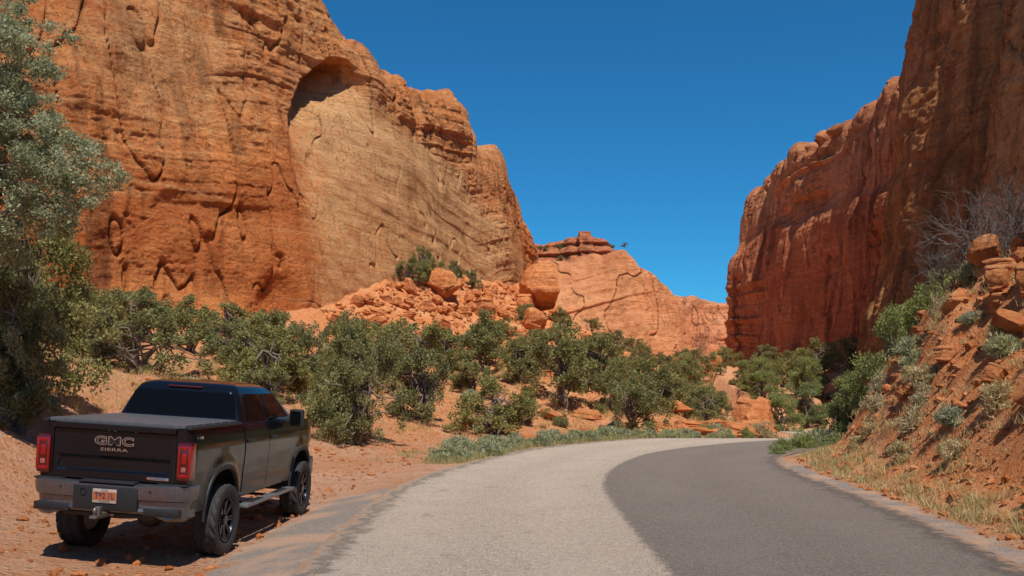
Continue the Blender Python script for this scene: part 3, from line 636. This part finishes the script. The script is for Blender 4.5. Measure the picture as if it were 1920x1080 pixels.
def part(name,V,F,mat,parent=truck,smooth=True,bevel=0.,**props):
    me=bpy.data.meshes.new(name); me.from_pydata([tuple(map(float,v)) for v in V],[],[tuple(int(i) for i in f) for f in F]); me.update()
    bm=bmesh.new(); bm.from_mesh(me)
    if bevel>0: bmesh.ops.bevel(bm,geom=bm.edges[:],offset=bevel,segments=2,affect='EDGES',profile=.6)
    bmesh.ops.recalc_face_normals(bm,faces=bm.faces[:]); bm.to_mesh(me); bm.free()
    if smooth: 
        for p in me.polygons: p.use_smooth=True
        try: me.set_sharp_from_angle(angle=math.radians(38))
        except Exception: pass
    me.materials.append(mat); o=link(name,me,None,parent)
    for k2,v2 in props.items(): o[k2]=v2
    return o
def boxVF(x0,x1,y0,y1,z0,z1):
    V=[(x0,y0,z0),(x1,y0,z0),(x1,y1,z0),(x0,y1,z0),(x0,y0,z1),(x1,y0,z1),(x1,y1,z1),(x0,y1,z1)]
    return V,[(0,3,2,1),(4,5,6,7),(0,1,5,4),(1,2,6,5),(2,3,7,6),(3,0,4,7)]
def boxes(name,bs,mat,parent=truck,bevel=.008,**k):
    V=[];F=[]
    for b in bs:
        v,f=boxVF(*b); F+=[tuple(i+len(V) for i in q) for q in f]; V+=v
    return part(name,V,F,mat,parent,True,bevel,**k)
def tubeobj(name,paths,mat,parent=truck,sides=14):
    V,F=tubes(paths,sides); return part(name,V,F,mat,parent)
YF=3.72; ARC=.585; AZ=.50
def arch(y):
    z=.63
    for yc in (0,YF):
        t=abs(y-yc)/ARC
        if t<1: z=max(z,AZ+ARC*(1-t**2.5)**(1/2.5))
    return z
def topz(y): return float(np.interp(y,[-1.12,3.0,3.3,4.0,4.5,4.66],[1.60,1.60,1.60,1.57,1.50,1.42]))
def hw(y,z):
    b=np.interp(z,[.55,.66,.85,1.05,1.12,1.30,1.40,1.52,1.62],[.955,.982,.994,1.004,1.016,1.022,1.012,.985,.955])
    b-=max(0,y-4.1)**2*.55+max(0,-.95-y)**2*1.2
    for yc in (0,YF):
        dd=math.hypot(y-yc,(z-.5)); b+=.035*float(sst(np.array(1-abs(dd-ARC)/.25),0,1))
    return float(b)
ycol=sorted(set([round(v,4) for v in np.concatenate([np.linspace(-1.12,4.66,90),np.linspace(-ARC,ARC,31),YF+np.linspace(-ARC,ARC,31),[-ARC-.001,ARC+.001,YF-ARC-.001,YF+ARC+.001]])]))
nz=16; V=[];F=[]
for sgn in (1,-1):
    o=len(V)
    for yy in ycol:
        zb=arch(yy); zt=topz(yy)
        V.append((sgn*(hw(yy,zb)-.16),yy,zb+.0)); V.append((sgn*(hw(yy,zb)-.012),yy,zb))
        for j in range(nz): 
            z=zb+.008+(zt-zb-.008)*(j/(nz-1)); V.append((sgn*hw(yy,z),yy,z))
        V.append((sgn*(hw(yy,zt)-.035),yy,zt+.012)); V.append((sgn*(hw(yy,zt)-.13),yy,zt+.012))
    m=nz+4
    for i in range(len(ycol)-1):
        for j in range(m-1): F.append((o+i*m+j,o+(i+1)*m+j,o+(i+1)*m+j+1,o+i*m+j+1))
hy=np.linspace(3.0,4.66,18); o=len(V); hxn=17
for yy in hy:
    w=hw(yy,topz(yy))-.10; z0=topz(yy)+.012
    for k in range(hxn):
        t=-1+2*k/(hxn-1); V.append((t*w,yy,z0+.05*(1-t**4)+.02*(abs(t)<.6)))
for i in range(len(hy)-1):
    for k in range(hxn-1): F.append((o+i*hxn+k,o+i*hxn+k+1,o+(i+1)*hxn+k+1,o+(i+1)*hxn+k))
for sgn in (1,-1):
    o=len(V)
    for z in np.linspace(.95,1.60,8): V+= [(sgn*.815,-1.12,z),(sgn*(hw(-1.12,z)),-1.12,z),(sgn*.815,-1.0,z)]
    for i in range(7): F.append((o+i*3,o+i*3+1,o+i*3+4,o+i*3+3)); F.append((o+i*3,o+i*3+2,o+i*3+5,o+i*3+3))
o=len(V)
for z in np.linspace(.62,1.42,5):
    for t in np.linspace(-1,1,9): V.append((t*(hw(4.66,z)),4.66+.06*(1-t*t),z))
for i in range(4):
    for k in range(8): F.append((o+i*9+k,o+i*9+k+1,o+(i+1)*9+k+1,o+(i+1)*9+k))
part('body',V,F,PAINT)
def rrect(x0,x1,y0,y1,rad,n=6):
    pts=[]
    for cx,cy,a0 in ((x1-rad,y1-rad,0),(x0+rad,y1-rad,90),(x0+rad,y0+rad,180),(x1-rad,y0+rad,270)):
        for i in range(n+1): a=math.radians(a0+90*i/n); pts.append((cx+rad*math.cos(a),cy+rad*math.sin(a)))
    return pts
lev=[(1.585,.955,.72,3.36,.06),(1.62,.945,.735,3.30,.07),(1.85,.855,.83,2.86,.10),(2.00,.785,.895,2.58,.12),(2.05,.755,.93,2.46,.14),(2.085,.71,.98,2.37,.16),(2.11,.62,1.08,2.25,.2),(2.128,.45,1.28,2.08,.2),(2.134,.22,1.5,1.9,.15)]
V=[];F=[];N=28
for z,x,y0,y1,rd in lev: V+=[(a,b,z) for a,b in rrect(-x,x,y0,y1,rd)]
for i in range(len(lev)-1):
    for j in range(N): F.append((i*N+j,i*N+(j+1)%N,(i+1)*N+(j+1)%N,(i+1)*N+j))
F.append(tuple(range((len(lev)-1)*N,len(lev)*N)))
part('cab_roof',V,F,PAINT)
def sx(z): return float(np.interp(z,[l[0] for l in lev],[l[1] for l in lev]))
def rnd(P,r=.05,n=4):
    P=[np.array(p,float) for p in P]; out=[]
    for i in range(len(P)):
        a,b,c=P[i-1],P[i],P[(i+1)%len(P)]; u=b+(a-b)/np.linalg.norm(a-b)*r; w=b+(c-b)/np.linalg.norm(c-b)*r
        for k in range(n+1): t=k/n; out.append((1-t)**2*u+2*t*(1-t)*b+t*t*w)
    return out
def panel(name,P,off,mat,parent=truck,r=.05,**k):
    Q=rnd(P,r); off=np.array(off); V=[tuple(p+off) for p in Q]+[tuple(p-off*3) for p in Q]; n=len(Q)
    F=[tuple(range(n)),tuple(range(2*n-1,n-1,-1))]+[(i,(i+1)%n,n+(i+1)%n,n+i) for i in range(n)]
    return part(name,V,F,mat,parent,False,0,**k)
panel('rear_window',[(-.865,.765,1.66),(.865,.765,1.66),(.755,.885,1.98),(-.755,.885,1.98)],(0,-.014,.006),GLASS,r=.06)
panel('windshield',[(-.85,3.22,1.66),(.85,3.22,1.66),(.72,2.60,2.01),(-.72,2.60,2.01)],(0,.02,.02),GLASS,r=.06)
def doorpatch(y0,y1,sgn,lead=0.):
    ys2=np.linspace(y0,y1,16); V=[];F=[]; nz=14
    for yy in ys2:
        zb=max(arch(yy)+.03,.70); zt=1.575
        V.append((sgn*(hw(yy,zb)-.03),yy,zb))
        for j in range(nz): z=zb+(zt-zb)*j/(nz-1); V.append((sgn*(hw(yy,z)+.009),yy,z))
        V.append((sgn*(hw(yy,zt)-.03),yy,zt+.004))
    m=nz+2
    for i in range(15):
        for j in range(m-1): F.append((i*m+j,(i+1)*m+j,(i+1)*m+j+1,i*m+j+1))
    for i in (0,15):
        o=len(V)
        for j in range(nz): a=V[i*m+1+j]; V.append((a[0]-sgn*.035,a[1],a[2]))
        for j in range(nz-1): F.append((i*m+1+j,i*m+2+j,o+j+1,o+j))
    return V,F
for sgn in (1,-1):
    for (y0,y1,front) in ((.80,1.86,0),(1.88,2.98,1)):
        V,F=doorpatch(y0,y1,sgn); d=part('door',V,F,PAINT)
        hx=hw(y0+.15,1.37)
        boxes('handle',[(min(sgn*hx,sgn*(hx+.045)),max(sgn*hx,sgn*(hx+.045)),y0+.09,y0+.31,1.355,1.395)],BLK,d,.012)
        if front: P=[(sgn*sx(1.63),1.93,1.63),(sgn*sx(1.63),3.02,1.63),(sgn*sx(1.98),2.52,1.98),(sgn*sx(1.98),1.93,1.98)]
        else: P=[(sgn*sx(1.63),1.02,1.63),(sgn*sx(1.63),1.86,1.63),(sgn*sx(1.98),1.86,1.98),(sgn*sx(1.98),1.14,1.98)]
        panel('window',P,(sgn*.012,0,.004),GLASS,d,.05)
        if front:
            b=boxes('side_mirror',[(min(sgn*1.06,sgn*1.30),max(sgn*1.06,sgn*1.30),2.70,2.84,1.50,1.76)],BLK,d,.035)
            boxes('mirror_arm',[(min(sgn*.93,sgn*1.10),max(sgn*.93,sgn*1.10),2.74,2.82,1.55,1.60)],BLK,d,.012)
            panel('mirror_glass',[(sgn*1.09,2.698,1.53),(sgn*1.27,2.698,1.53),(sgn*1.27,2.698,1.73),(sgn*1.09,2.698,1.73)],(0,-.003,0),GLASS,d,.03)
for sgn in (1,-1):
    for yc in (0,YF):
        V=[];F=[];n=40
        ts=np.linspace(0,1,n+1); pts=[]
        for t in ts:
            a=math.pi*t; cx=math.cos(a); cz=math.sin(a); p=2.5
            rr=ARC/((abs(cx)**p+abs(cz)**p)**(1/p)); pts.append((yc+rr*cx,AZ+rr*cz,cx,cz))
        for (yy,zz,cx,cz) in pts:
            zz=max(zz,.5); hx=hw(yy,max(zz,.64))
            for (o1,o2) in ((-.03,-.02),(.010,-.010),(.016,.015),(.012,.04),(-.01,.05)):
                V.append((sgn*(hx+o1),yy+cx*o2,zz+cz*o2))
        for i in range(n):
            for j in range(4): F.append((i*5+j,(i+1)*5+j,(i+1)*5+j+1,i*5+j+1))
        part('wheel_arch_trim',V,F,BLK)
        V=[];F=[]
        for (yy,zz,cx,cz) in pts:
            V+=[(sgn*.99,yy,max(zz,.5)),(sgn*.55,yy,max(zz,.5))]
        for i in range(n): F.append((2*i,2*i+2,2*i+3,2*i+1))
        V0_=len(V); V+=[(sgn*.55,yy,max(zz,.5)) for yy,zz,_,_ in pts]; F.append(tuple(range(V0_,len(V))))
        part('wheel_well',V,F,BLK)
bs=[]
for i in range(6):
    y0=-1.09+i*.3; bs.append((-.90,.90,y0,y0+.262,1.60,1.650))
bc=boxes('bed_cover',bs,COVER,bevel=.010)
boxes('cover_seam',[(-.895,.895,-1.08,.70,1.585,1.612)],SEAM,bc,.004)
boxes('bed_rail_cap',[(-.985,-.905,-1.10,.70,1.60,1.632)],BLK,bevel=.01)
boxes('bed_rail_cap',[(.905,.985,-1.10,.70,1.60,1.632)],BLK,bevel=.01)
boxes('bed_front_wall',[(-.93,.93,.70,.725,1.2,1.60)],BLK)
nx,nzz=90,60; V=[];F=[]
for i in range(nx+1):
    x=-.81+1.62*i/nx
    for j in range(nzz+1):
        z=.985+.615*j/nzz
        y=-1.128-.035*float(sst(np.array(z),1.53,1.545))+.02*(z-1.25)
        rec=float(sst(np.array(.745-abs(x)-(1.2-z)*.15*(z<1.2)),0,.02))*float(sst(np.array(z),1.07,1.09))*float(1-sst(np.array(z),1.20,1.27))
        y+=.035*rec+.012*float(sst(np.array(abs(x)),.79,.81))
        V.append((x,y,z))
for i in range(nx):
    for j in range(nzz): a=i*(nzz+1)+j; F.append((a,a+nzz+1,a+nzz+2,a+1))
o=len(V); 
for i in range(nx+1): V.append((-.81+1.62*i/nx,-1.0,1.60))
for i in range(nx): a=i*(nzz+1)+nzz; F.append((a,a+nzz+1,o+i+1,o+i))
tg=part('tailgate',V,F,PAINT)
def text(name,s,size,mat,parent,loc,ext=.004,sxk=1.,bold=0.,rot=(math.pi/2,0,0)):
    cu=bpy.data.curves.new(name,'FONT'); cu.body=s; cu.size=size; cu.extrude=ext; cu.align_x='CENTER'; cu.align_y='CENTER'; cu.offset=bold; cu.space_character=1.08
    ob=bpy.data.objects.new('tmp',cu); COL.objects.link(ob); bpy.context.view_layer.update()
    me=bpy.data.meshes.new_from_object(ob.evaluated_get(bpy.context.evaluated_depsgraph_get())); bpy.data.objects.remove(ob)
    me.materials.clear(); me.materials.append(mat); me.name=name
    o=link(name,me,None,parent,loc); o.rotation_euler=rot; o.scale=(sxk,1,1); return o
text('badge',"GMC",.128,CHR,tg,(0,-1.137,1.420),.008,1.75,.007)
text('badge_inset',"GMC",.127,SEAM,tg,(0,-1.1465,1.420),.0015,1.75,.0002)
text('badge',"SIERRA",.048,CHR,tg,(0,-1.136,1.325),.004,2.3,.0006)
boxes('badge_plate',[(.45,.74,-1.140,-1.127,1.012,1.045)],CHR,tg,.003)
text('badge',"ELEVATION",.026,BLK,tg,(.595,-1.1415,1.028),.001,1.4,.0)
t4=text('badge',"4X4",.06,CHR,truck,(1.003,-.80,1.50),.003,1.2,.001,(math.pi/2-.1,0,math.pi/2))
boxes('brake_light',[(-.27,.27,.895,.945,2.035,2.058)],REDD,bevel=.006)
for sgn in (1,-1):
    def bb(a,b,*r): return (min(sgn*a,sgn*b),max(sgn*a,sgn*b))+r
    tl=boxes('tail_light',[bb(.836,1.015,-1.150,-.96,1.02,1.46)],REDD,bevel=.03)
    boxes('lens',[bb(.850,.874,-1.154,-1.10,1.06,1.42),bb(.985,1.020,-1.152,-.99,1.06,1.42),bb(.875,.98,-1.154,-1.10,1.375,1.42),bb(.875,.98,-1.154,-1.10,1.06,1.10)],REDL,tl,.008)
    boxes('reverse_lens',[bb(.898,.960,-1.154,-1.10,1.125,1.18)],WHL,tl,.006)
    boxes('turn_lens',[bb(.898,.960,-1.154,-1.10,1.22,1.34)],REDL,tl,.006)
path=[(-1.04,-.86),(-1.04,-1.03),(-1.01,-1.15),(-.93,-1.235),(-.78,-1.28),(-.55,-1.30),(-.35,-1.31),(0,-1.31)]
path=path+[(-a,b) for a,b in path[:-1][::-1]]
path=np.array(path); tt=norm(np.gradient(path,axis=0)); outn=np.stack([tt[:,1],-tt[:,0]],-1)
V=[];F=[]
for i,(x,y) in enumerate(path):
    ax=abs(x); low=.0 if ax>.62 else .07
    prof=[(.20,.965),(.035,.972),(.0,.955),(-.0,.87),(.018,.80),(.05,.785),(.06,.70),(.04,.60+low),(.08,.565+low),(.22,.575+low)]
    if ax<.42: prof[1]=(.055,.955); prof[2]=(.03,.94); prof[3]=(.03,.87); prof[4]=(.035,.80)
    for (inn,z) in prof: V.append((x-outn[i,0]*inn,y-outn[i,1]*inn,z))
m=10
for i in range(len(path)-1):
    for j in range(m-1): F.append((i*m+j,(i+1)*m+j,(i+1)*m+j+1,i*m+j+1))
for i in (0,len(path)-1): F.append(tuple(i*m+j for j in range(m)))
bp=part('bumper',V,F,BUMP)
for b in [(-.36,.36,-1.285,-1.10,.962,.985),(-1.0,-.62,-1.21,-1.08,.966,.982),(.62,1.0,-1.21,-1.08,.966,.982)]: boxes('step_pad',[b],BLK,bp,.006)
boxes('lower_valance',[(-.42,.42,-1.30,-1.15,.66,.93)],BLK,bp,.02)
for b in [(-.95,-.48,-1.262,-1.15,.62,.71),(.48,.95,-1.262,-1.15,.62,.71)]: boxes('valance_end',[b],BLK,bp,.02)
tubeobj('trailer_socket',[([(-.28,-1.31,.86),(-.28,-1.29,.86)],[.04,.04])],BLK,bp)
for b in [(-.60,-.565,-1.302,-1.28,.88,.915),(.565,.60,-1.302,-1.28,.88,.915)]: boxes('parking_sensor',[b],BLK,bp,.008)
PW=simple('plate_white',(.42,.34,.28),.5); PO=simple('plate_orange',(.38,.105,.03),.5); PB=simple('plate_ink',(.02,.03,.09),.5)
lp=boxes('license_plate',[(-.155,.155,-1.309,-1.303,.745,.90)],PW,bp,.002)
boxes('plate_arch_band',[(-.148,.148,-1.3105,-1.3085,.775,.868)],PO,lp,.0)
text('plate_number',"T92 1L",.092,PB,lp,(0,-1.3125,.822),.001,.88,.001)
text('plate_state',"UTAH",.026,PB,lp,(0,-1.3105,.883),.0008,1.2,0)
text('plate_motto',"LIFE ELEVATED",.017,PB,lp,(0,-1.3105,.76),.0008,1.2,0)
hb=tubeobj('tow_hitch',[([(-.60,-1.12,.60),(.60,-1.12,.60)],[.035,.035])],BLK)
boxes('ball_mount',[(-.035,.035,-1.42,-1.10,.585,.645),(-.035,.035,-1.47,-1.40,.60,.72),(-.045,.045,-1.56,-1.40,.60,.63)],STEEL,hb,.008)
tubeobj('tow_ball',[([(0,-1.52,.62),(0,-1.52,.655),(0,-1.52,.665),(0,-1.52,.69),(0,-1.52,.71),(0,-1.52,.718)],[.014,.014,.024,.027,.018,.003])],STEEL,hb)
tubeobj('hitch_pin',[([(-.10,-1.22,.61),(.10,-1.22,.61)],[.011,.011])],CHR,hb)
boxes('chassis',[(-.50,-.40,-1.05,4.3,.55,.70),(.40,.50,-1.05,4.3,.55,.70),(-.9,.9,.75,3.0,.60,.66),(-.8,.8,-.95,-.62,.72,.95),(-.8,.8,.62,3.1,.66,.8),(-.8,.8,4.3,4.6,.5,.9)],BLK)
tubeobj('rear_axle',[([(-.80,0,.45),(-.2,0,.45),(-.12,0,.45),(0,0,.45),(.12,0,.45),(.2,0,.45),(.80,0,.45)],[.05,.05,.13,.17,.13,.05,.05])],STEEL)
tubeobj('front_axle',[([(-.8,3.72,.45),(.8,3.72,.45)],[.045,.045])],STEEL)
for sgn in (1,-1): tubeobj('shock_absorber',[([(sgn*.55,-.12,.42),(sgn*.45,-.28,.95)],[.035,.035])],STEEL)
tubeobj('spare_tyre',[([(0,-.62,.52),(0,-.62,.55),(0,-.62,.66),(0,-.62,.70)],[.30,.38,.38,.30])],RUB,sides=32)
tubeobj('exhaust_pipe',[([(.62,-.5,.62),(.70,-.75,.60),(.82,-.92,.58)],[.035,.035,.035])],STEEL)
for sgn in (1,-1):
    x0,x1=sorted((sgn*.985,sgn*1.13))
    rb=boxes('running_board',[(x0,x1,.72,3.02,.50,.55)],STEP,bevel=.018)
    for ya,yb in ((.95,1.5),(2.1,2.7)): boxes('step_pad',[(x0+.02,x1-.02,ya,yb,.551,.558)],BLK,rb,.003)
    xa,xb=sorted((sgn*.6,sgn*1.0))
    for y in (.9,1.9,2.8): boxes('bracket',[(xa,xb,y,y+.06,.525,.56)],BLK,rb,.008)
boxes('grille',[(-.55,.55,4.70,4.74,.95,1.36)]+[(-.5,.5,4.735,4.75,z,z+.02) for z in (1.0,1.08,1.16,1.24,1.32)],BLK)
for sgn in (1,-1):
    a,b=sorted((sgn*.58,sgn*.90)); boxes('headlight',[(a,b,4.55,4.72,1.12,1.38)],CHR,bevel=.03)
boxes('front_bumper',[(-.96,.96,4.55,4.80,.58,.90)],BUMP,bevel=.05)
boxes('fuel_door',[(-1.036,-1.02,.18,.38,1.30,1.5)],PAINT,bevel=.01)
def revolve(prof,n,sgn,modf=None):
    V=[];F=[];m=len(prof)
    for i in range(n):
        a=2*math.pi*i/n
        for j,(x,r_) in enumerate(prof):
            rr=r_+(modf(i,j) if modf else 0); V.append((sgn*x,rr*math.cos(a),rr*math.sin(a)))
    for i in range(n):
        for j in range(m-1): a=i*m+j; b=((i+1)%n)*m+j; F.append((a,b,b+1,a+1))
    return V,F
def wheelset(sgn):
    TR=.445
    tx=np.linspace(-.15,.15,13)
    prof=[(-.125,.262),(-.15,.29),(-.163,.34),(-.165,.39),(-.158,.42)]+[(x,TR-.018-.25*max(0,abs(x)-.12)) for x in tx]+[(.158,.42),(.165,.39),(.163,.34),(.15,.29),(.125,.262)]
    def mod(i,j):
        if j in (3,4,18,19): return .0 if (i//2)%2 else .012
        k=j-5
        if k<0 or k>12: return 0
        if k in (3,4,8,9): return 0
        ph=(i+(k*2 if k<6 else -k*2)+ (3 if 4<k<8 else 0))%8
        return .018 if ph<5 else 0.
    ty=revolve(prof,144,1,mod)
    prof=[(.150,.262),(.155,.250),(.140,.243),(.10,.238),(-.10,.232),(-.13,.262)]
    V,F=revolve(prof,64,sgn)
    ns=8
    for i in range(ns):
        for dlt in (-.085,.085):
            a=2*math.pi*i/ns; o=len(V); a1=a+dlt*1.0; a0=a+dlt*2.2
            for (rr,w,x,th,an) in ((.055,.016,.105,.04,a0),(.15,.014,.118,.03,a+dlt*1.35),(.243,.017,.135,.03,a1*1.0)):
                cy,cz=math.cos(an),math.sin(an); ty_,tz_=-cz,cy
                for (w2,xx) in ((-w,x-th),(-w*.7,x),(w*.7,x),(w,x-th)): V.append((sgn*xx,rr*cy+ty_*w2,rr*cz+tz_*w2))
            for s2 in range(2):
                for j in range(4): p0=o+s2*4; F.append((p0+j,p0+(j+1)%4,p0+4+(j+1)%4,p0+4+j))
    o=len(V); hv,hf=revolve([(.06,.075),(.12,.070),(.135,.055),(.138,.001)],32,sgn); V+=hv; F+=[tuple(i+o for i in q) for q in hf]
    rim=(V,F)
    V,F=revolve([(.02,.001),(.02,.17),(.045,.17),(.045,.09),(.06,.05)],40,sgn)
    V2,F2=revolve([(-.10,.232),(-.10,.001)],40,sgn); F+=[tuple(i+len(V) for i in q) for q in F2]; V=V+V2
    return ty,rim,(V,F)
ZS=1.075; XS=.94
for sgn in (1,-1):
    for yc in (0,YF):
        ty,rim,hub=wheelset(sgn)
        w=part('wheel',hub[0],hub[1],STEEL); w.location=(sgn*.955,yc,.445); w.scale=(1,ZS,1)
        t_=part('tyre',ty[0],ty[1],RUB,w,smooth=True); part('rim',rim[0],rim[1],RIM,w)
truck.location=(-4.87,12.15,-.140); truck.rotation_euler=(0,math.radians(3.6),math.radians(-2.6)); truck.scale=(XS,1,ZS)

# ------------------------------------------------------------------ light, sky, camera
sd=Vector((.15,-.47,.87)).normalized()
sl_=bpy.data.lights.new('sun','SUN'); sl_.energy=5.; sl_.angle=math.radians(.53); sl_.color=(1,.95,.87)
so=bpy.data.objects.new('sun',sl_); COL.objects.link(so); so.rotation_euler=sd.to_track_quat('Z','Y').to_euler(); so.location=(20,0,60)
w=bpy.data.worlds.new('World'); scene.world=w; w.use_nodes=True; nt=w.node_tree; bg=nt.nodes['Background']
sky=nt.nodes.new('ShaderNodeTexSky'); sky.sky_type='NISHITA'; sky.sun_disc=False; sky.sun_elevation=math.asin(sd.z); sky.sun_rotation=math.atan2(sd.x,sd.y)
sky.altitude=1800; sky.ozone_density=2.5; sky.dust_density=.4; sky.air_density=1.
mx=nt.nodes.new('ShaderNodeMix'); mx.data_type='RGBA'; mx.blend_type='MULTIPLY'; mx.inputs[0].default_value=1; mx.inputs[7].default_value=(.14,.62,.86,1)
nt.links.new(sky.outputs[0],mx.inputs[6]); nt.links.new(mx.outputs[2],bg.inputs[0]); bg.inputs[1].default_value=.13
cd=bpy.data.cameras.new('camera'); cam=bpy.data.objects.new('camera',cd); COL.objects.link(cam); cam.location=(0,0,2.05); cam.rotation_euler=(math.pi/2,0,0)
cd.lens=36*1700/1920; cd.sensor_width=36; cd.shift_y=185/1920; cd.clip_end=5000; scene.camera=cam
scene.view_settings.view_transform='Standard'; scene.view_settings.look='None'; scene.view_settings.exposure=0
